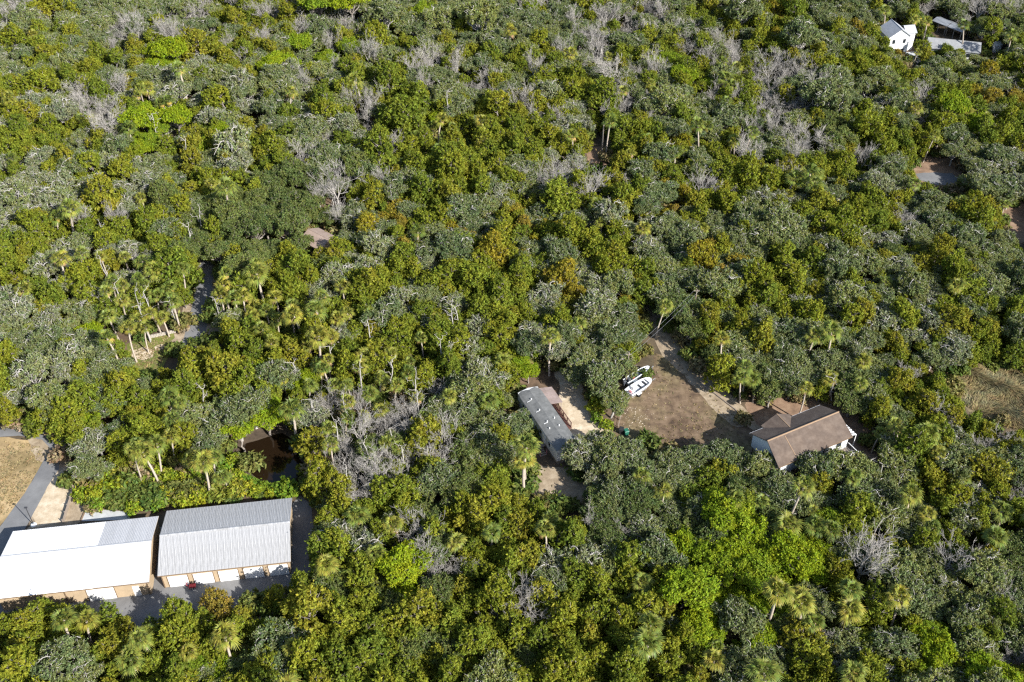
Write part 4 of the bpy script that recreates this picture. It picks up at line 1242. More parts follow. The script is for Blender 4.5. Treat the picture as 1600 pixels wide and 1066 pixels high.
MANY = {'o': 'grey-green live oaks of the forest', 'd': 'dark green oaks of the forest', 's': 'mossy oaks with pale limbs', 'c': 'olive-green cedars of the forest', 'y': 'yellowing trees of the forest',
        'g': 'bright green broadleaf trees', 'p': 'cabbage palms of the forest', 'b': 'leafless grey trees', 'h': 'low green shrubs', 'n': 'slender dead trees'}

# ------------------------------------------------------------------ trees: where they stand
# each line: tile origin x, y and zoom, then kind, x, y[, radius] as read off the enlarged photograph
TILES = [
 (0, 0, 4, "b 60 60 100 c 320 50 80 o 560 150 85 b 850 180 130 g 1080 290 110 g 1050 400 70 c 1230 300 90 c 1340 310 70 c 840 370 60 c 90 240 110 s 50 350 60 c 620 450 60 c 630 590 80 c 240 540 110 c 90 540 60 o 450 150 100 o 300 250 85 s 800 600 50 c 1390 600 100 p 1030 610 50 p 860 610 40 g 900 720 110 g 1100 740 100 b 640 760 120 s 400 710 100 s 150 640 85 b 530 640 70 p 160 680 40 s 1450 900 150 c 1350 820 70 c 390 1000 60 p 500 730 40 b 1430 270 60 s 1250 660 60 c 1530 330 70 o 1450 200 80 o 1300 150 85 p 1130 900 40 o 150 130 90 o 700 60 90 o 1150 60 90 c 1550 60 70 o 900 500 80 s 1200 450 80 o 1550 560 80 c 330 400 60 o 100 420 80 c 60 900 70 c 250 880 70 o 600 1000 80"),
 (400, 0, 4, "g 400 20 100 g 600 30 100 c 220 80 80 b 110 80 60 c 110 170 40 g 270 260 80 c 110 330 70 g 230 400 60 o 400 170 85 b 430 140 50 c 740 220 110 c 780 300 50 b 480 420 70 b 1090 330 90 b 1060 400 70 b 1440 540 50 o 800 110 120 o 950 130 85 o 1150 130 100 o 1400 120 140 c 1360 340 60 c 1230 330 60 c 640 480 90 c 560 560 90 c 830 520 110 c 430 620 80 c 450 720 110 c 520 780 80 b 690 720 80 b 760 810 60 s 640 860 80 c 990 650 90 c 860 640 60 c 920 760 100 g 310 860 60 p 1100 780 40 p 1180 860 40 p 1010 850 40 g 1210 760 60 c 790 960 110 c 1200 1000 100 c 1500 680 100 c 1450 960 70 c 1560 900 70 o 200 780 85 o 100 680 85 s 80 620 70 o 1180 560 100 s 1190 570 60 b 290 980 90 o 560 970 120 p 1380 850 40 c 130 950 90 c 30 1000 70 o 1350 600 90 c 1570 530 60 o 700 560 80 o 1500 300 90 o 620 330 80"),
 (800, 0, 4, "c 450 30 80 c 590 20 70 g 240 250 50 o 400 260 80 b 380 120 70 b 530 90 60 b 720 110 60 o 1050 120 90 o 960 200 80 b 510 290 80 c 680 340 60 c 820 360 70 g 1010 370 70 c 1200 310 70 b 1080 260 50 o 1450 80 120 c 1300 130 60 c 1370 250 50 c 1560 260 50 o 1230 200 80 b 620 440 140 b 820 470 60 o 340 430 90 c 390 560 90 c 190 510 50 c 570 620 100 o 700 570 60 b 130 640 60 c 240 690 60 c 40 720 70 s 350 680 70 p 600 770 60 o 1010 640 120 s 1000 700 60 c 1090 840 60 p 1190 810 60 o 1350 720 120 y 1010 900 50 o 950 980 110 s 220 970 60 b 1480 960 90 c 820 830 70 c 400 850 70 b 790 640 50 p 880 580 30 p 1340 500 60 c 1450 620 60 c 1460 420 60 b 1590 600 60 p 1380 540 45 b 720 690 50 o 1150 1000 80 c 690 1030 70 p 770 970 40 b 1260 400 60 o 150 120 90 c 120 380 70 o 100 250 70 c 900 450 60"),
 (1000, 0, 4, "y 790 240 60 y 850 220 50 b 820 390 100 o 1000 240 130 o 1120 270 90 c 960 400 70 c 1080 430 90 o 1200 480 120 b 920 470 60 b 880 540 50 b 810 640 70 o 1180 600 140 b 1030 690 60 o 1300 640 80 b 1430 650 70 c 1400 810 110 c 780 750 60 b 960 830 90 d 1180 840 80 c 1220 1010 70 b 1400 980 80 c 1540 950 70 o 1460 740 80 c 1540 330 90 c 1480 400 70 o 1150 100 90 c 980 80 100 o 640 70 120 o 1400 560 80 c 1270 380 50 c 1530 430 60 o 1050 980 90 o 880 900 90"),
 (1300, 0, 5.33, "o 80 470 100 c 390 460 130 c 420 560 60 g 1000 870 130 o 880 540 90 c 1060 470 60 c 1040 600 60 o 1120 580 90 y 1310 640 90 c 1530 600 70 o 770 620 100 o 740 500 70 b 830 30 80 b 1240 80 100 b 1400 60 90 o 560 60 100 d 1290 180 80 d 480 100 80 c 680 110 60 o 1400 500 100 o 640 740 90 c 620 820 70 b 380 900 90 p 520 930 55 o 1300 740 100 b 1530 700 60 p 1300 960 60 o 1150 700 100 o 750 740 90 c 1450 900 90 o 1030 60 100 d 1100 40 80 o 1500 330 90 o 1400 220 90 c 350 80 80 o 250 130 90 p 690 170 55 p 800 170 55 o 330 240 75 y 230 350 70 o 100 800 110 c 220 1020 80"),
 (1300, 200, 5.33, "o 280 60 100 c 330 30 80 b 240 230 70 c 110 300 80 c 510 240 60 p 630 290 60 p 820 80 60 p 900 60 60 o 1020 190 70 o 1200 180 100 c 1450 110 80 c 1520 230 70 s 1300 350 90 s 1450 330 80 o 1200 320 70 o 210 500 90 o 560 450 90 s 520 560 80 p 690 470 55 s 830 520 55 s 960 560 70 s 1080 530 70 c 1070 690 70 o 1250 700 80 s 1220 620 70 b 380 720 60 c 260 720 70 c 510 730 70 c 90 720 80 c 80 920 90 o 820 720 90 o 1000 800 90 o 1100 870 90 s 480 930 80 s 640 850 80 c 880 1000 80 o 1400 780 70 o 1250 980 90 o 900 870 80 c 1380 900 60 o 700 950 80 o 400 400 90"),
 (0, 180, 4, "c 400 320 90 c 570 330 80 p 60 300 50 s 400 420 90 s 250 500 100 s 60 480 90 s 100 600 90 c 630 530 110 c 720 590 70 s 760 470 80 p 880 510 40 s 960 440 80 b 530 640 100 c 540 740 80 c 700 710 70 c 930 690 90 c 250 810 70 c 410 770 60 c 740 820 60 s 820 850 80 c 1240 400 60 c 1430 410 90 c 1130 570 45 d 1300 560 100 d 1450 640 120 d 1400 500 90 d 1560 560 100 c 1330 740 80 b 880 920 70 c 1080 970 130 c 1180 920 70 s 120 760 90 p 640 880 50 p 360 910 70 c 60 940 80 s 480 900 80 p 200 890 50 s 450 980 80 c 580 1030 80 o 1000 380 80 o 800 620 80 s 1480 180 100 o 1100 420 80 o 1050 620 80 p 1130 190 45 s 950 760 80 d 1200 640 80 d 1230 830 70 d 1570 850 90 d 1480 800 70 d 1380 860 60 s 200 380 80 o 320 650 80"),
 (0, 300, 4, "c 560 560 100 c 600 640 70 p 690 760 60 p 720 800 55 b 640 690 70 s 880 560 70 s 850 470 60 p 1050 600 60 p 920 600 55 p 860 680 55 p 830 640 55 p 1200 720 80 c 1140 590 50 p 1020 770 55 p 1070 680 55 p 1290 660 50 p 1400 590 60 p 1440 540 55 p 1460 680 60 c 270 740 90 g 560 870 80 s 300 840 80 o 400 850 80 s 60 780 90 o 130 860 80 p 880 840 55 p 800 890 55 c 410 990 70 c 60 1030 90 o 600 960 110 o 730 990 80 c 1050 1030 60 c 1180 1030 60 p 1330 830 50 c 1460 890 80 o 1430 790 60 s 180 600 90 s 400 600 80 s 220 930 80 p 1580 680 60 d 1460 620 60 p 760 690 50 p 960 720 50 s 760 560 70 o 480 730 70 s 70 660 90"),
 (400, 250, 4, "b 510 130 130 d 230 100 110 d 130 250 100 d 60 400 100 d 320 280 90 d 200 430 120 d 100 560 100 o 690 90 90 c 740 260 80 y 800 370 60 c 1030 220 90 c 1150 310 70 c 1020 390 70 y 910 420 60 o 620 330 70 s 600 380 60 o 1300 300 120 o 1440 300 90 c 1230 60 110 c 1530 60 80 s 1560 200 60 c 1400 180 90 c 1560 320 60 c 540 550 80 c 480 680 70 c 590 670 60 s 740 540 100 c 1000 590 70 y 930 570 60 c 880 690 80 o 1060 590 100 c 720 780 110 c 260 680 100 c 160 720 70 s 420 770 80 s 430 870 60 p 220 900 60 p 600 940 60 p 700 990 60 c 1240 760 100 c 1100 770 70 s 1050 680 80 o 1140 620 80 y 1320 490 60 y 1220 460 60 y 1490 600 100 y 1470 680 70 c 1440 640 60 o 1340 640 70 c 890 800 70 s 930 960 80 o 1050 880 80 s 1240 900 80 c 1000 920 70 p 500 980 55 p 130 1010 55 p 30 870 55 c 1560 830 60 c 1530 990 80 o 800 440 80 o 700 480 70 d 450 640 50 o 1480 420 80 o 1100 460 80 y 1580 470 50 o 950 330 80 d 30 150 90 d 350 150 80 d 20 620 90 p 380 960 50 p 80 940 50 c 300 780 60"),
 (800, 250, 4, "c 700 60 80 b 480 160 110 b 360 190 70 c 270 240 110 o 90 180 100 y 30 320 60 y 80 420 70 o 130 350 80 c 700 220 100 c 520 290 80 c 1050 100 60 y 1070 230 60 o 850 150 80 o 1200 60 100 b 1530 30 60 c 1480 110 100 c 1350 110 60 b 1270 170 60 o 1450 310 100 c 1210 260 70 c 1180 350 70 o 830 310 100 s 800 440 70 o 1000 400 90 o 450 360 90 p 560 390 45 c 340 470 100 c 450 510 70 c 560 450 60 c 680 500 80 c 560 620 80 o 250 560 80 o 380 620 100 s 450 700 80 s 250 820 100 y 380 850 70 o 970 680 110 y 1180 640 90 y 1240 710 60 o 1120 900 80 p 1210 890 60 p 920 920 60 o 1450 700 130 s 1450 780 70 c 1530 860 80 c 1200 480 60 o 1400 500 90 c 60 700 100 c 50 830 70 o 680 800 100 s 620 780 60 c 770 840 50 c 830 980 50 y 690 910 50 s 560 850 80 o 250 960 90 c 110 1000 70 o 700 960 80 o 1060 560 80 o 1320 980 80 c 1470 990 70 y 1150 780 60 o 890 610 70 s 840 560 50 c 660 620 60 o 1320 620 80 o 1080 720 60 o 130 580 80 p 400 930 40"),
 (1200, 250, 4, "p 50 30 50 c 330 100 70 y 290 110 50 c 110 150 70 o 330 230 80 o 250 280 80 p 120 200 55 s 50 250 70 c 60 310 70 c 390 320 70 c 460 360 60 o 100 420 130 c 440 500 100 d 250 540 70 o 60 540 90 o 560 170 100 c 640 340 70 b 680 360 45 c 770 360 70 o 840 200 80 s 700 480 70 s 820 450 60 o 620 620 110 s 600 680 60 c 780 640 60 o 700 680 60 c 1050 590 90 d 1000 570 60 o 940 430 90 c 1160 340 70 o 1050 450 80 o 1250 450 120 o 1390 430 90 o 1230 600 90 c 1310 660 70 o 1400 640 80 c 1180 760 100 c 1280 830 100 o 1000 750 80 s 830 760 70 c 140 700 100 o 60 720 80 c 60 870 80 c 240 990 100 c 100 820 60 o 420 780 100 o 380 660 80 s 350 880 90 s 400 930 70 c 640 900 80 c 560 980 90 c 870 900 70 c 1000 970 80 o 900 980 70 o 1050 830 80 c 1300 930 70 o 1400 900 80 c 1540 930 60 o 1500 780 90 o 1450 500 80 o 1560 600 80 c 330 800 60 d 740 920 70 p 1380 1020 50 s 1180 640 60 s 1330 520 60"),
 (400, 480, 4, "p 230 30 60 c 180 170 80 s 540 170 70 c 720 160 70 c 730 290 90 c 590 290 80 p 390 350 60 p 440 370 60 p 590 470 50 p 120 510 50 g 40 400 100 g 60 660 110 g 250 530 70 c 900 220 100 c 1060 200 70 c 700 420 70 c 1090 400 70 c 870 400 60 s 1100 100 70 c 1180 120 60 c 1520 80 90 c 1520 200 90 c 1200 360 60 s 1400 420 70 o 1400 520 80 c 1480 570 90 o 1180 640 130 o 1300 690 90 b 1120 540 80 b 950 640 100 b 680 610 80 b 470 600 90 p 540 700 50 b 640 780 110 b 720 830 70 p 420 760 50 p 480 910 50 p 50 990 45 b 230 860 100 c 1060 800 110 p 1050 700 50 b 630 990 100 b 1160 960 100 p 820 650 50 d 860 840 60 o 1500 740 100 o 1450 830 80 c 1520 1010 70 d 1300 900 70 h 370 970 70 c 880 1020 70 s 340 690 60 p 1540 340 50 c 1200 760 60 o 1560 900 80 p 460 180 50 p 860 500 50 p 980 320 50 p 1150 60 40 p 1240 30 40 s 1350 270 60 p 840 300 40 b 300 660 60 p 830 820 40 p 910 850 40 c 430 480 60 g 330 440 60 c 980 480 60 h 300 1010 50 b 520 850 60"),
 (400, 480, 4.0, "b 400 700 80 b 560 880 80 b 760 720 80 b 840 960 80 p 700 520 45 p 760 430 45 p 640 380 45 p 330 250 45 p 280 620 45 p 960 420 45 p 1010 560 45 b 420 880 70 p 700 930 40 p 560 620 45 b 1000 960 70 b 880 720 70 p 500 480 45 b 780 880 60"),
 (0, 0, 1, "n 293 362 10 n 270 470 10 n 236 470 10 n 214 468 10 n 222 490 10 n 185 445 10 n 580 512 10 n 608 572 10 n 644 585 10 n 650 628 10 n 540 625 10 n 517 545 10 n 700 548 10 n 723 492 10 n 707 500 10 n 688 536 10 n 618 672 10 n 630 700 10 n 524 672 10 n 306 612 10 n 468 576 10 n 482 628 10 n 560 578 10 n 757 596 10 n 340 470 10 n 118 470 10 n 150 360 10 n 665 700 10 n 580 700 10 n 545 735 10 n 160 410 10 n 30 460 10 n 305 330 10 n 240 190 10 n 282 232 10 n 700 160 10 n 1310 590 10 n 1385 730 10 n 900 650 10 n 1470 590 10"),
 (0, 0, 1, "p 172 440 14 p 196 448 14 p 222 436 14 p 240 462 14 p 262 452 14 p 206 476 14 p 184 470 14 p 250 486 14 p 272 478 14 p 226 500 14 p 300 500 16 p 345 470 15 p 362 446 15 p 380 470 14 p 360 500 14 p 395 490 14 p 430 470 14 p 455 500 14 p 498 580 13 p 510 560 13 p 530 610 13 p 480 600 13 p 560 545 13 p 640 560 13 p 660 530 13 p 420 540 14 p 280 660 16 p 215 690 16 p 240 705 17 p 300 715 17 p 330 720 15"),
 (0, 520, 4, "c 50 160 100 c 420 120 80 o 620 150 90 o 580 300 110 o 300 400 140 s 150 380 90 s 250 480 80 c 230 590 80 c 160 640 60 c 300 690 55 c 480 630 80 c 600 610 60 c 370 810 45 s 520 720 100 s 620 690 70 o 540 850 80 o 640 430 80 c 730 440 90 c 800 280 70 c 930 320 90 c 1020 270 70 c 1200 270 100 c 1400 260 120 c 1290 350 60 p 1040 400 75 p 1130 400 60 p 1240 780 90 p 940 770 80 p 830 750 70 p 1070 690 50 p 1390 850 55 p 1540 370 60 c 970 600 90 o 750 600 80 c 730 690 70 s 700 560 60 g 560 560 50 o 1380 500 110 s 1330 470 60 g 1500 630 90 c 1150 150 70 c 1300 160 70 c 1480 80 70 c 1500 270 70 h 600 1000 70 h 750 950 70 h 900 960 60 h 1080 1000 70 h 960 1020 50 h 1300 960 60 h 1400 990 60 h 1450 900 60 h 820 900 60 h 680 960 60 h 1000 930 50 h 1180 960 50 h 700 1030 50 h 830 1030 50 h 1350 920 50 o 60 280 90 c 60 500 80 s 480 60 70 o 300 60 80 o 120 60 80 s 400 280 60 c 860 420 60 c 850 520 60 o 1120 560 60"),
 (400, 766, 3.55, "c 480 130 95 s 470 260 80 p 400 370 70 p 690 370 70 c 700 250 80 c 850 170 80 p 780 180 60 b 930 340 70 b 1000 430 80 b 820 400 70 p 1100 260 60 c 1130 360 60 c 250 500 80 c 300 700 140 c 420 640 90 c 600 480 100 p 500 470 60 c 620 620 90 g 830 600 80 c 920 730 120 c 880 820 80 c 1070 680 80 c 640 800 90 s 660 850 70 c 280 970 110 c 580 990 120 c 820 1010 90 c 40 920 90 p 200 870 60 p 1300 220 60 c 1310 60 100 b 1280 690 60 c 1300 560 80 c 1350 950 90 c 1280 870 70 c 760 820 80 d 760 650 70 d 1100 900 90 g 50 780 60 c 120 600 70 d 1000 560 80 c 480 850 90 d 400 500 70"),
 (700, 700, 4, "p 480 50 90 c 300 180 90 c 430 220 80 c 220 310 70 c 380 360 70 c 530 310 60 o 200 80 80 p 640 430 60 c 590 540 80 c 700 560 80 c 480 700 110 c 490 800 70 c 830 560 60 c 270 880 80 b 260 1000 80 s 850 720 120 s 900 760 80 c 730 990 90 c 1000 990 100 c 830 1020 70 o 1000 120 120 o 1200 150 110 o 960 50 80 o 1100 280 90 d 1200 350 80 d 980 430 80 p 1350 300 60 c 1020 310 55 b 890 480 60 o 780 520 60 d 1000 560 80 b 1150 540 50 o 1020 730 80 c 1090 660 50 c 1230 740 60 g 1450 620 110 g 1480 870 150 g 1560 780 100 o 1260 930 90 c 1560 340 60 g 1380 560 80 d 1500 520 80 c 1380 1020 70 c 100 980 70 o 640 850 80 d 560 900 70 o 1380 200 90 o 1500 160 90 d 120 150 70 d 80 300 70 o 1400 100 70"),
 (1000, 766, 3.55, "g 480 150 120 g 600 230 120 g 400 470 110 g 270 520 110 g 330 720 110 g 620 480 110 g 640 620 90 g 770 640 80 g 1000 350 100 g 960 470 80 c 120 1000 90 p 860 200 80 p 1060 230 70 c 1220 130 110 b 1250 400 150 p 920 580 90 p 1170 600 90 c 1170 790 90 p 1170 1000 110 p 740 990 100 o 640 880 110 o 560 1000 90 c 920 960 100 o 900 90 90 o 200 100 90 c 170 870 80 p 420 930 80 g 230 260 90 o 60 570 80 c 1250 830 60 p 60 760 70 c 420 40 70 p 680 40 60 g 430 620 80 g 540 380 110 g 330 360 90 g 700 360 90 g 500 560 90 g 240 640 90 g 380 820 90 c 300 900 80 b 1030 850 60 d 720 200 50 d 820 760 80"),
 (1200, 660, 4, "o 570 330 110 o 430 260 70 o 370 470 100 o 150 480 90 c 560 520 100 c 640 600 80 c 600 720 60 p 830 30 60 p 1000 60 60 p 1040 190 60 c 960 110 70 o 780 200 130 o 850 320 90 c 1070 470 90 g 200 790 80 o 830 540 80 o 860 670 110 s 820 640 60 c 1060 680 70 p 1020 620 60 c 1200 790 80 c 1080 810 60 c 840 890 80 s 1250 540 90 s 1400 560 80 p 1480 560 80 s 1200 620 60 p 1390 680 80 c 1430 770 60 c 1370 880 90 b 1280 910 90 p 1210 370 60 c 1120 400 50 c 1420 400 80 o 1330 250 90 s 1170 100 80 b 1340 190 60 o 1450 230 80 o 1560 250 80 c 1540 120 70 b 1560 510 60 o 980 950 90 p 520 1030 80 p 250 1030 80 o 960 560 70 c 270 360 70 c 400 370 60 b 220 240 50 d 1530 820 80 o 940 880 80 c 1350 60 60 o 100 340 70 c 900 430 60 o 700 430 60 c 880 60 60 p 690 60 60"),
 (1200, 800, 4, "g 1020 720 100 g 1060 880 110 g 960 960 90 c 780 780 80 c 840 860 80 o 1200 560 110 o 1270 620 100 o 1200 700 80 o 1480 600 90 o 1560 800 90 c 1380 800 70 b 1420 960 100 b 1540 930 80 o 100 780 90 c 60 620 80 o 950 470 80 c 1200 1000 80 o 1100 480 80 c 700 960 80 s 720 1030 60 o 1560 500 80 c 1470 780 60 o 1000 600 80 o 1550 350 80 p 820 580 90 c 330 1000 80 d 1330 750 70 d 1220 900 80"),
 (0, 866, 5.33, "c 340 490 130 p 690 590 110 c 70 610 80 c 1440 540 150 c 950 800 150 c 130 850 150 c 420 830 140 c 480 690 90 p 1230 710 115 c 1300 950 130 p 1530 780 90 o 700 980 100 c 700 850 90 c 400 1010 100 c 1000 1000 100"),
 (250, 866, 5.33, "y 470 390 75 c 690 530 55 p 550 760 140 c 850 650 100 c 1170 240 95 c 1150 480 120 c 160 900 130 g 300 950 80 g 530 950 70 c 1520 900 110 p 1100 750 80 c 870 880 60 c 1400 400 100 y 520 540 60 c 620 640 70 c 280 800 90 d 700 940 70 d 820 980 70"),
 (1200, 480, 5.33, "c 330 90 80 o 80 180 100 c 260 170 80 o 550 80 90 c 800 80 90 o 620 270 80 p 490 190 55 o 250 400 110 o 120 420 90 o 450 470 100 c 960 250 90 o 830 300 80 c 1100 420 80 s 1150 200 70 s 760 420 80 o 900 560 80 p 560 590 60 p 300 710 65 d 700 640 80 b 1150 580 80 s 950 520 70 d 700 770 70 c 450 680 60 o 60 600 90 d 40 480 90 c 1050 760 80 c 1250 800 80 o 900 780 80 c 1180 870 70 p 900 1010 70 p 1100 1040 70 p 1300 1000 70 b 1480 1040 50 c 1200 1010 60 o 850 620 60 c 1400 700 70 c 1280 380 80 c 1420 330 80 o 1380 400 70 d 1050 950 70 o 200 620 110 o 330 560 90 d 30 700 70"),
 (760, 520, 5.33, "o 850 250 150 o 950 400 170 o 1100 250 150 o 830 450 130 o 1050 570 95 o 1000 150 120 c 770 100 80 c 160 100 110 c 100 250 80 s 600 150 90 g 350 300 90 c 200 350 90 o 100 700 140 o 250 780 100 o 60 850 110 p 330 990 100 s 480 60 90 h 920 700 60 h 1000 760 50 o 900 1000 90 o 1050 1040 100 o 1210 1030 90 s 70 400 80 c 60 530 100 o 1330 1040 90 o 720 330 90 s 820 1030 70 s 740 1050 60"),
 (1060, 580, 4.706, "o 860 680 110 b 910 690 90 o 1080 640 80 o 1150 690 110 c 1000 770 100 o 1270 730 110 o 430 700 130 c 250 860 100 o 600 720 80 o 720 830 100 c 880 800 60 o 1000 620 55 o 330 620 60 o 150 640 90 c 680 690 60 p 585 45 85 p 495 25 70 p 1360 60 70"),
 (900, 400, 4, "o 100 300 90 c 80 30 80 c 420 380 40 o 250 520 110 o 130 420 90 c 40 540 70 o 300 650 140 o 80 750 130 o 200 850 90 g 460 510 40 o 750 330 100 p 820 320 60 c 870 560 60 c 960 480 80 o 1000 600 90 c 1140 540 100 c 1200 400 110 o 1150 720 130 o 1300 700 140 p 1140 710 65 p 1420 870 65 c 1430 380 100 o 1280 560 90 d 720 480 60 c 1200 290 90 o 1400 600 120 o 1250 850 90 p 930 560 55 p 1070 700 60 o 420 60 70 o 560 180 80 c 380 180 50"),
]
# what the photograph shows open: crowns scattered by rule keep clear of these outlines
OPEN = [
 [(0, 850), (30, 825), (110, 812), (130, 797), (225, 803), (262, 792), (380, 780), (465, 774), (494, 790), (494, 890), (448, 905), (395, 948), (325, 950), (235, 952), (150, 940), (0, 945)],
 [(-200, 640), (0, 664), (40, 672), (92, 690), (95, 735), (118, 770), (135, 800), (120, 825), (-200, 950)],
 [(1008, 600), (1024, 555), (1008, 490), (1018, 490), (1050, 530), (1090, 580), (1165, 640), (1215, 632), (1282, 630), (1320, 640), (1350, 668), (1342, 690), (1300, 700), (1262, 700), (1230, 735), (1175, 715), (1110, 708), (1050, 698), (985, 688), (962, 660), (970, 620), (985, 600)],
 [(806, 606), (865, 596), (895, 638), (940, 665), (958, 682), (908, 712), (870, 725), (845, 700), (828, 665)],
 [(835, 733), (875, 735), (912, 768), (905, 785), (882, 800), (845, 778)],
 [(308, 420), (333, 418), (331, 468), (322, 532), (284, 536), (300, 480)],
 [(200, 540), (265, 515), (284, 530), (258, 566), (240, 592), (205, 572)],
 [(380, 704), (440, 680), (470, 735), (440, 748), (390, 728)],
 [(1380, 40), (1392, 32), (1426, 55), (1418, 82), (1440, 98), (1425, 106), (1406, 80), (1388, 58)],
 [(1449, 58), (1510, 57), (1525, 66), (1537, 80), (1510, 80), (1500, 68), (1452, 68)],
 [(1455, 36), (1470, 33), (1500, 50), (1490, 58), (1460, 48)],
 [(1545, 72), (1560, 72), (1560, 84), (1545, 84)],
 [(1422, 256), (1470, 246), (1508, 276), (1498, 294), (1440, 284)],
 [(1568, 332), (1620, 310), (1620, 385), (1578, 374)],
 [(1478, 590), (1530, 578), (1780, 585), (1790, 760), (1640, 690), (1560, 656), (1492, 618)],
 [(928, 212), (950, 212), (952, 262), (932, 262)],
 [(485, 360), (514, 357), (525, 369), (503, 380)],
 [(1335, 690), (1350, 700), (1375, 735), (1362, 740), (1340, 712)],
]
NOSTAND = OPEN + [   # ground where nothing grows, buildings included
 [(-100, 1000), (0, 985), (250, 985), (420, 940), (478, 912), (500, 880), (498, 780), (262, 790), (125, 800), (-100, 850)],
 [(868, 585), (900, 580), (915, 625), (935, 652), (965, 690), (945, 722), (905, 735), (860, 740), (835, 700), (812, 640), (806, 615), (840, 600)],
 [(1165, 690), (1185, 640), (1290, 640), (1345, 690), (1335, 745), (1240, 770), (1190, 745)],
 [(1384, 60), (1395, 52), (1430, 60), (1432, 82), (1400, 90)],
 [(1448, 66), (1500, 64), (1525, 74), (1520, 86), (1470, 82)],
]
def dense(q):
    out = []
    for (x1, y1), (x2, y2) in zip(q, q[1:] + q[:1]):
        n_ = max(1, int(math.hypot(x2 - x1, y2 - y1) / 8))
        out += [(x1 + (x2 - x1) * k / n_, y1 + (y2 - y1) * k / n_) for k in range(n_)]
    return np.array(out)
RIM = [dense(q) for q in OPEN]
def hides(ix, iy, rp_, which):
    for q in which:
        if inside(OPEN[q], ix, iy): return True
        if (((RIM[q] - (ix, iy)) ** 2).sum(1) < rp_ * rp_).any(): return True
    return False
FOOT = [(o_r, WA, 0, 17.7, 0, 11.4, .5), (o_l, WA, 0, LL, 0, 11.4, .5), (mh_o, R(25.2), -1.5, MW + 2.1, 0, ML, .5), (Vector((h_o.x, h_o.y, 0)), HA, 0, HL + 1.4, -HW, .6, .3), (Vector((h_o.x, h_o.y, 0)), HA, 6.3, HL, -HW - 2, -HW, .3)]
def on_building(x, y):
    for o_, a_, xa, xb, ya, yb, m_ in FOOT:
        dx, dy = x - o_.x, y - o_.y
        u_, v_ = dx * math.cos(a_) + dy * math.sin(a_), -dx * math.sin(a_) + dy * math.cos(a_)
        if xa - m_ < u_ < xb + m_ and ya - m_ < v_ < yb + m_: return True
    return False
rgp = np.random.default_rng(11)
TREES = []       # dict(kind, variant, x, y, k scale, rz, r, px, py, ppm)
BASE = {'o': 3.3, 'd': 3.3, 's': 3.3, 'c': 2.6, 'y': 2.4, 'g': 3.0, 'p': 2.1, 'b': 3.0, 'h': 1.7, 'n': 1.5}
LIM = {'o': (2.6, 5.2), 'd': (2.6, 5.0), 's': (2.6, 4.8), 'c': (1.7, 3.7), 'y': (1.6, 3.4), 'g': (1.8, 5.0), 'p': (1.5, 2.4), 'b': (1.8, 4.4), 'h': (1.2, 2.4), 'n': (1.2, 1.8)}

def put(kind, x, y, r, hand, v=None):
    if v is None: v = int(rgp.integers(len(PROTO[kind])))
    pr = PROTO[kind][v]
    px, py, s = PX((x, y, pr['zc'] * r / pr['r']))
    TREES.append(dict(kind=kind, v=v, x=x, y=y, k=r / pr['r'], rz=float(rgp.uniform(0, 6.283)), r=r, px=px, py=py, s=s, hand=hand))

for x0, y0, zm, txt in TILES:
    w_ = txt.split()
    for i in range(0, len(w_) - 3, 4):
        kd, tx, ty, tr = w_[i], float(w_[i + 1]), float(w_[i + 2]), float(w_[i + 3])
        ix, iy = x0 + tx / zm, y0 + ty / zm
        p = G(ix, iy, 5.0)
        s = PX(p)[2]
        r = min(max(tr / zm / s * (1.02 if kd in 'odsc' else 1.05), LIM[kd][0]), LIM[kd][1])
        vi = int(rgp.integers(len(PROTO[kd])))
        v = PROTO[kd][vi]
        zc = v['zc'] * r / v['r']
        p = G(ix, iy, zc)
        if any((t_['x'] - p.x) ** 2 + (t_['y'] - p.y) ** 2 < (.42 * (t_['r'] + r)) ** 2 for t_ in TREES if abs(t_['x'] - p.x) < 5 and (kd not in 'pbgn' or t_['kind'] == kd)):
            continue
        bx, by, _ = PX((p.x, p.y, 0))
        if on_building(p.x, p.y): continue
        free = (x0, y0) in ((0, 866), (250, 866), (760, 520), (1060, 580))
        if not free and kd != 'h' and any(inside(q, ix + ox * r * s, iy + oy * r * s) for q in OPEN for ox, oy in ((0, 0), (-.5, 0), (.5, 0), (0, -.6))): continue
        if not free and kd != 'h' and hides(ix, iy, r * s * (.55 if kd == 'p' else .8), (4, 5, 6, 7, 8, 9, 10, 11, 12, 14, 15, 16)): continue
        if any(inside(q, bx, by) for q in (OPEN[1], OPEN[5], OPEN[13])): continue
        put(kd, p.x, p.y, r, True, vi)
for kd, u_, v_, r in (('o', 2.9, -9.9, 2.8), ('b', 3.6, -8.7, 2.4), ('o', 5.0, -10.4, 3.2), ('o', 8.0, -12.4, 3.3), ('o', 11.2, -12.6, 2.9), ('c', 3.0, -12.6, 2.4)):
    p = Vector((h_o.x + u_ * math.cos(HA) - v_ * math.sin(HA), h_o.y + u_ * math.sin(HA) + v_ * math.cos(HA), 0))
    TREES[:] = [t_ for t_ in TREES if (t_['x'] - p.x) ** 2 + (t_['y'] - p.y) ** 2 > (.42 * (t_['r'] + r)) ** 2 or t_['kind'] == 'p']
    put(kd, p.x, p.y, r, True)          # the trees close in front of the raised house
for kd, u_, v_, r in (('s', 5.2, -1.3, 2.6), ('s', 2.2, -2.6, 2.6), ('o', 6.6, -3.4, 2.8)):
    p = Vector((mh_o.x + u_ * math.cos(R(25.2)) - v_ * math.sin(R(25.2)), mh_o.y + u_ * math.sin(R(25.2)) + v_ * math.cos(R(25.2)), 0))
    put(kd, p.x, p.y, r, True)          # the thin trees over the near end of the mobile home
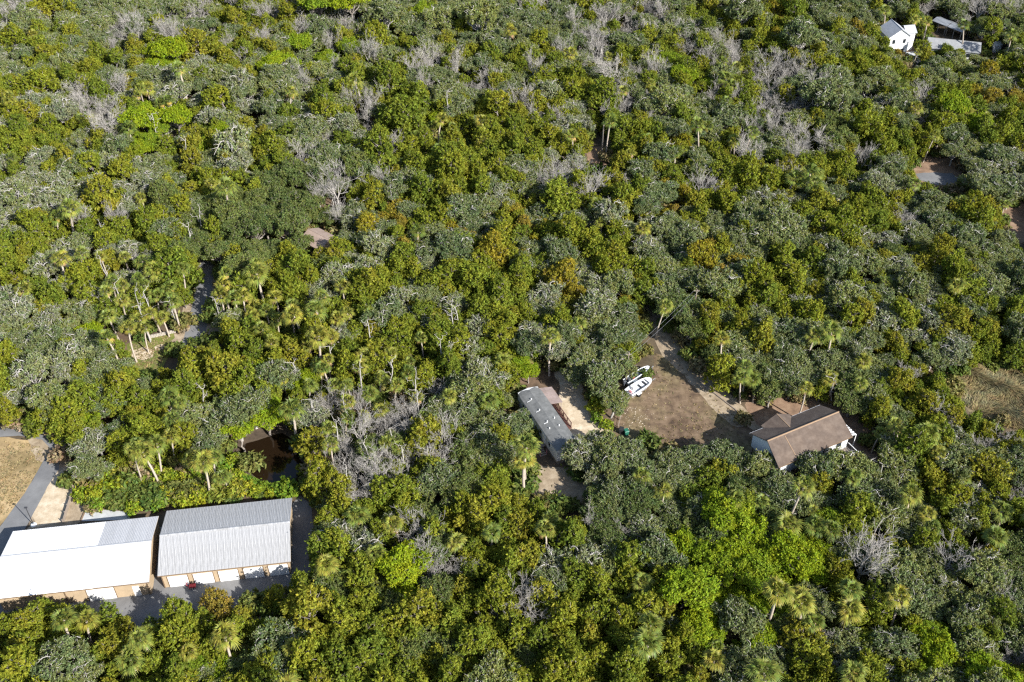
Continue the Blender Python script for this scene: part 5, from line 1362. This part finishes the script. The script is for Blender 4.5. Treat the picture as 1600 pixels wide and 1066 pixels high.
for kd, ix, iy, r in (('c', 514, 800, 2.2), ('c', 510, 850, 2.6), ('o', 522, 826, 3.0), ('c', 505, 880, 2.4)):
    p = G(ix, iy, 5.0)
    put(kd, p.x, p.y, r, True)
HAND = len(TREES)
belt = [(120, 778), (160, 738), (250, 735), (330, 728), (385, 752), (455, 762), (462, 772), (262, 791), (225, 802), (165, 796), (140, 796)]
for n_ in range(900):          # the lush belt of shrubs behind the warehouses
    bx, by = rgp.uniform(115, 465), rgp.uniform(725, 805)
    if not inside(belt, bx, by): continue
    p = G(bx, by, 0)
    r = rgp.uniform(1.2, 2.0)
    if on_building(p.x, p.y) or any((t_['x'] - p.x) ** 2 + (t_['y'] - p.y) ** 2 < (.55 * (t_['r'] + r)) ** 2 for t_ in TREES if t_['kind'] == 'h'): continue
    put('h', p.x, p.y, r, True)

# the rest of the forest: scattered, taking their kind from the trees read off the photograph round about
hx = np.array([t_['x'] for t_ in TREES]); hy = np.array([t_['y'] for t_ in TREES]); hr = np.array([t_['r'] for t_ in TREES])
hk = [t_['kind'] for t_ in TREES]
cell = {}
def near(x, y, r, f):
    cx, cy = int(x // 6), int(y // 6)
    for i in (-1, 0, 1):
        for j in (-1, 0, 1):
            for (a, b_, c) in cell.get((cx + i, cy + j), ()):
                if (a - x) ** 2 + (b_ - y) ** 2 < (f * (c + r)) ** 2: return True
    return False
hr2 = [t_['r'] * (1.7 if t_['kind'] == 'p' else 1.25 if t_['kind'] in 'gb' else 1) for t_ in TREES]
for a, b_, c in zip(hx, hy, hr2): cell.setdefault((int(a // 6), int(b_ // 6)), []).append((a, b_, c))
tries = 26000
for n_ in range(tries):
    y = 62 + 262 * rgp.random()
    x = rgp.uniform(-1, 1) * (.5 * y + 34)
    d2 = (hx - x) ** 2 + (hy - y) ** 2
    j = np.argsort(d2)[:5]
    kd = hk[int(j[int(rgp.integers(len(j)))])]
    if kd in 'hgn' and rgp.random() < .6: kd = 'o'
    if kd == 'n': kd = 'c'
    if kd == 'b' and rgp.random() < .3: kd = 'o'
    if kd == 'p' and rgp.random() < .8: kd = 'c'
    if kd == 'y' and rgp.random() < .4: kd = 'c'
    if rgp.random() < .015: kd = 'p'
    r = BASE[kd] * rgp.uniform(.5, 1.12)
    if on_building(x, y) or near(x, y, r, .40): continue
    vi = int(rgp.integers(len(PROTO[kd])))
    pr = PROTO[kd][vi]
    zc, hgt = pr['zc'] * r / pr['r'], pr['h'] * r / pr['r']
    bad = False
    gx, gy, _ = PX((x, y, 0))
    for q in NOSTAND:
        if inside(q, gx, gy): bad = True; break
    if not bad:
        ax, ay, as_ = PX((x, y, zc))
        bad = hides(ax, ay, r * as_ * 1.08, range(len(OPEN)))
        if not bad:
            ax, ay, as_ = PX((x, y, hgt))
            bad = any(inside(q, ax, ay) for q in OPEN)
    if bad: continue
    cell.setdefault((int(x // 6), int(y // 6)), []).append((x, y, r))
    put(kd, x, y, r, False, vi)

# ------------------------------------------------------------------ which trees are single objects, and what they are called
def in_frame(t_):
    return -12 < t_['px'] < 1612 and -8 < t_['py'] < 1074
by_kind = {}
for t_ in TREES: by_kind.setdefault(t_['kind'], []).append(t_)
REST = {}
SINGLE = []
for kd, lst in by_kind.items():
    vis = sorted((t_ for t_ in lst if in_frame(t_)), key=lambda t_: -t_['r'] * t_['s'] * (1.25 if t_['hand'] else 1))
    SINGLE += vis[:300]
    REST[kd] = vis[300:] + [t_ for t_ in lst if not in_frame(t_)]

MARKS = [('grey-roofed warehouse', 355, 838), ('white-roofed warehouse', 120, 870), ('mobile home', 855, 660), ('white skiff', 998, 608), ('brown-roofed house', 1255, 668), ('brown pond', 425, 715),
         ('lamp pole', 941, 225), ('white gabled house', 1407, 60), ('dark carport', 1477, 45), ('marsh grass', 1550, 620), ('small lawn', 235, 545), ('palm lane', 315, 460), ('pinkish roof', 505, 368),
         ('parking patch', 1465, 280), ('mown field', 25, 740), ('trash cart', 976, 675), ('lower warehouse-side corner', 20, 1050), ('lower marsh-side corner', 1580, 1050),
         ('upper lane-side corner', 20, 10), ('upper carport-side corner', 1585, 10), ('lower frame edge', 880, 1055), ('upper frame edge', 930, 8),
         ('parking-side frame edge', 1590, 420), ('lane-side frame edge', 8, 430), ('marsh-side frame edge', 1590, 850)]
MP = [(n_, G(x, y, 0)) for n_, x, y in MARKS]
ORD = ['first', 'second', 'third', 'fourth', 'fifth', 'sixth', 'seventh', 'eighth', 'ninth', 'tenth', 'eleventh', 'twelfth', 'thirteenth', 'fourteenth', 'fifteenth', 'sixteenth', 'seventeenth', 'eighteenth', 'nineteenth', 'twentieth']
cand = {}
for kd in by_kind:
    S = [t_ for t_ in SINGLE if t_['kind'] == kd]
    if not S: continue
    X = np.array([(t_['x'], t_['y']) for t_ in S])
    for i, (na, a) in enumerate(MP):
        for j, (nb_, b_) in enumerate(MP):
            if i == j: continue
            dv = np.array([b_.x - a.x, b_.y - a.y]); L_ = np.linalg.norm(dv); dv /= L_
            rel = X - np.array([a.x, a.y])
            al = rel @ dv
            pe = np.abs(rel @ np.array([-dv[1], dv[0]]))
            for wd_, pen in ((3.5, 0), (8.0, 30), (15.0, 70)):
                sel = np.where((al > 0) & (al < L_) & (pe < wd_))[0]
                sel = sel[np.argsort(al[sel])]
                for n_, q in enumerate(sel[:20]):
                    cand.setdefault(id(S[q]), []).append((n_ + pe[q] * .15 + pen, f'{LOOK[kd]}, {ORD[n_]} from the {na} towards the {nb_}'))
used_l = set()
for t_ in sorted(SINGLE, key=lambda t_: len(cand.get(id(t_), ()))):
    lab = None
    for _, l_ in sorted(cand.get(id(t_), ())):
        if l_ not in used_l: lab = l_; break
    if lab is None:
        ds_ = [n_ for _, n_ in sorted(((p.x - t_['x']) ** 2 + (p.y - t_['y']) ** 2, n_) for n_, p in MP)]
        for n2 in ds_[1:]:
            lab = f"{LOOK[t_['kind']]} in closed forest between the {ds_[0]} and the {n2}"
            if lab not in used_l: break
    used_l.add(lab)
    t_['label'] = lab

def plant(t_):
    kd = t_['kind']
    nm, cat, tn, cn = NAME[kd]
    pr = PROTO[kd][t_['v']]
    o_ = bpy.data.objects.new(nm, None)
    o_.empty_display_size = 0.3
    o_.location = (t_['x'], t_['y'], 0)
    q_ = random.Random(int(t_['x'] * 977 + t_['y'] * 131))
    lean_ = .13 if kd in 'pb' else .10
    o_.rotation_euler = (q_.uniform(-lean_, lean_), q_.uniform(-lean_, lean_), t_['rz'])
    o_.scale = (t_['k'] * q_.uniform(.86, 1.18), t_['k'] * q_.uniform(.86, 1.18), t_['k'] * q_.uniform(.84, 1.16))
    COL.objects.link(o_)
    o_['label'] = t_['label']; o_['category'] = cat; o_['group'] = MANY[kd]
    for n_, me_ in ((tn, pr['trunk']), (cn, pr['crown'])):
        c_ = bpy.data.objects.new(n_, me_)
        c_.parent = o_
        COL.objects.link(c_)
        t_[n_] = c_
    return o_
firsts = {}
for t_ in SINGLE:
    t_['obj'] = plant(t_)
    key = (t_['kind'], t_['v'])
    if key not in firsts: firsts[key] = t_['obj']

# ------------------------------------------------------------------ the far rest of each kind, and the undergrowth, as stuff
def scatter(name, label, cat, pts, sources):
    """pts: rows x, y, z, variant, rz, scale; sources: per variant the mesh objects to stand there"""
    me = bpy.data.meshes.new(name)
    P = np.array(pts, float)
    me.vertices.add(len(P))
    me.vertices.foreach_set('co', P[:, :3].astype(np.float32).ravel())
    for an, col_, ty in (('variant', 3, 'INT'), ('turn', 4, 'FLOAT'), ('size', 5, 'FLOAT')):
        at = me.attributes.new(an, ty, 'POINT')
        at.data.foreach_set('value', P[:, col_].astype(np.int32 if ty == 'INT' else np.float32))
    me.update()
    o_ = bpy.data.objects.new(name, me)
    COL.objects.link(o_)
    ng = bpy.data.node_groups.new(name, 'GeometryNodeTree')
    ng.interface.new_socket('Geometry', in_out='INPUT', socket_type='NodeSocketGeometry')
    ng.interface.new_socket('Geometry', in_out='OUTPUT', socket_type='NodeSocketGeometry')
    N, L = ng.nodes, ng.links
    gi = N.new('NodeGroupInput'); go = N.new('NodeGroupOutput')
    ip = N.new('GeometryNodeInstanceOnPoints')
    jn = N.new('GeometryNodeJoinGeometry')
    for src in reversed(sources):
        j2 = N.new('GeometryNodeJoinGeometry')
        for so in src:
            ob = N.new('GeometryNodeObjectInfo')
            ob.transform_space = 'ORIGINAL'
            ob.inputs['Object'].default_value = so
            ob.inputs['As Instance'].default_value = True
            L.new(ob.outputs['Geometry'], j2.inputs[0])
        gt = N.new('GeometryNodeGeometryToInstance')
        L.new(j2.outputs[0], gt.inputs[0])
        L.new(gt.outputs[0], jn.inputs[0])
    L.new(gi.outputs[0], ip.inputs['Points'])
    L.new(jn.outputs[0], ip.inputs['Instance'])
    ip.inputs['Pick Instance'].default_value = True
    def attr(n_, ty):
        a_ = N.new('GeometryNodeInputNamedAttribute'); a_.data_type = ty
        a_.inputs['Name'].default_value = n_
        return a_.outputs['Attribute']
    L.new(attr('variant', 'INT'), ip.inputs['Instance Index'])
    cx = N.new('ShaderNodeCombineXYZ')
    L.new(attr('turn', 'FLOAT'), cx.inputs['Z'])
    L.new(cx.outputs[0], ip.inputs['Rotation'])
    L.new(attr('size', 'FLOAT'), ip.inputs['Scale'])
    L.new(ip.outputs[0], go.inputs[0])
    md = o_.modifiers.new('scatter', 'NODES')
    md.node_group = ng
    return tag(o_, label, cat, kind='stuff')

REST_NAME = {'o': 'oak_forest', 'd': 'dark_oak_forest', 's': 'mossy_oak_forest', 'c': 'cedar_forest', 'y': 'yellowing_forest', 'g': 'broadleaf_forest', 'p': 'palm_forest', 'b': 'bare_forest', 'h': 'shrub_thicket', 'n': 'dead_forest'}
for kd, lst in REST.items():
    if not lst: continue
    have = [v for v in range(len(PROTO[kd])) if (kd, v) in firsts]
    src = []
    for v in have:
        o_ = firsts[(kd, v)]
        src.append([c_ for c_ in o_.children])
    pts = [(t_['x'], t_['y'], 0, have.index(t_['v']) if t_['v'] in have else 0, t_['rz'], t_['k']) for t_ in lst]
    scatter(REST_NAME[kd], 'unbroken far canopy of ' + MANY[kd].replace(' of the forest', ''), 'forest', pts, src)

# undergrowth: low dark clumps all over the forest floor
pts = []
for n_ in range(6500):
    y = 66 + 235 * rgp.random()
    x = rgp.uniform(-1, 1) * (.5 * y + 26)
    gx, gy, _ = PX((x, y, 0))
    if any(inside(q, gx, gy) for q in NOSTAND): continue
    if inside([(320, 690), (440, 660), (490, 740), (450, 770), (330, 720)], gx, gy) and rgp.random() < .8: continue
    pts.append((x, y, 0, int(rgp.integers(3)), rgp.uniform(0, 6.28), rgp.uniform(.6, 1.5)))
US = []
for v in range(3):                    # three clumps of it that stand as shrubs of their own at the forest edge
    pr = PROTO['u'][v]
    p = G((1160, 468, 1195)[v], (660, 590, 628)[v], 0)
    o_ = empty('shrub', p, v * 1.3)
    tag(o_, ['small dark shrub at the foot of the tall palm trunks', 'small dark shrub under the cedars near the brown pond', 'small dark shrub at the back eave of the brown-roofed house'][v], 'shrub')
    a_ = link('stem', pr['trunk'], o_); b_ = link('foliage', pr['crown'], o_)
    US.append([a_, b_])
scatter('undergrowth', 'dense low undergrowth on the shaded forest floor', 'undergrowth', pts, US)

# marsh grass: tall bent blades
rg = np.random.default_rng(5)
poly = [(1470, 592), (1500, 572), (1560, 570), (1760, 590), (1780, 720), (1600, 676), (1555, 660), (1515, 640), (1480, 615)]
B = []
while len(B) < 22000:
    x, y = rg.uniform(1465, 1780), rg.uniform(565, 725)
    if inside(poly, x, y): B.append(tuple(G(x, y, 0)))
B = np.array(B)
ph = np.sin(B[:, 0] * .55 + 1.7 * np.sin(B[:, 1] * .4)) + .8 * np.sin(B[:, 1] * .7 + B[:, 0] * .3)
az = ph * 1.1 + rg.normal(size=len(B)) * .35 - .6
ln = rg.uniform(.7, 1.5, len(B)) * (1 + .35 * np.sin(B[:, 0] * .8) * np.cos(B[:, 1] * .9))
dirv = np.stack([np.cos(az), np.sin(az), np.zeros(len(B))], 1)
sd = np.stack([-np.sin(az), np.cos(az), np.zeros(len(B))], 1) * .03
mid = B + dirv * ln[:, None] * .3 + np.array([0, 0, 1]) * ln[:, None] * .6
tip = B + dirv * ln[:, None] * .85 + np.array([0, 0, 1]) * ln[:, None] * .62
V = np.stack([B - sd, B + sd, mid + sd, mid - sd, tip + sd * .4, tip - sd * .4], 1).reshape(-1, 3)
i6 = np.arange(len(B))[:, None] * 6
F = np.concatenate([i6 + np.array([[0, 1, 2, 3]]), i6 + np.array([[3, 2, 4, 5]])])
M['reed'] = leaf_mat('marsh_blade', [(0, (.23, .19, .095)), (1, (.23, .19, .095))], trans=.25, lo=.5, hi=1.6, spec=.2)
tag(link('marsh_grass', npmesh('marsh_grass', V, F, [M['reed']])), 'tall bent brown marsh grass', 'grass', kind='stuff')
print('TREES', HAND, len(TREES), {k: len(v) for k, v in by_kind.items()}, 'single', len(SINGLE), 'no label', sum(1 for t_ in SINGLE if not t_.get('label')))

# dry tufts and weeds over the yard and the field
rg = np.random.default_rng(9)
B = []
for poly, n_ in (([(1012, 592), (1024, 552), (1060, 560), (1100, 600), (1160, 655), (1180, 690), (1190, 720), (1100, 735), (1040, 720), (985, 695), (962, 668), (972, 625), (985, 600)], 450),
                 ([(-20, 690), (50, 692), (76, 706), (38, 768), (2, 815), (-20, 840)], 700), ([(200, 540), (270, 520), (260, 555), (240, 585), (208, 568)], 500)):
    c_ = 0
    xs_ = [q[0] for q in poly]; ys_ = [q[1] for q in poly]
    cen = [(rg.uniform(min(xs_), max(xs_)), rg.uniform(min(ys_), max(ys_))) for _ in range(60)]
    while c_ < n_:
        k = cen[int(rg.integers(60))]
        x, y = rg.normal(k[0], 22), rg.normal(k[1], 14)
        if inside(poly, x, y): B.append(tuple(G(x, y, 0.01))); c_ += 1
B = np.array(B)
n_ = len(B)
C = np.repeat(B, 5, 0) + rg.normal(size=(n_ * 5, 3)) * np.array([.1, .1, 0]) + np.array([0, 0, .05])
V, F = cards(C, np.tile([0, 0, 1.0], (len(C), 1)), .10, rg, 2.4, .9)
M['tuft'] = leaf_mat('dry_tuft', [(0, (.20, .16, .08)), (1, (.20, .16, .08))], trans=.2, lo=.4, hi=1.5, spec=.1, hue=.03)
tag(link('dry_grass', npmesh('dry_grass', V, F, [M['tuft']])), 'dry grass tufts and weeds over the yard and field', 'grass', kind='stuff')
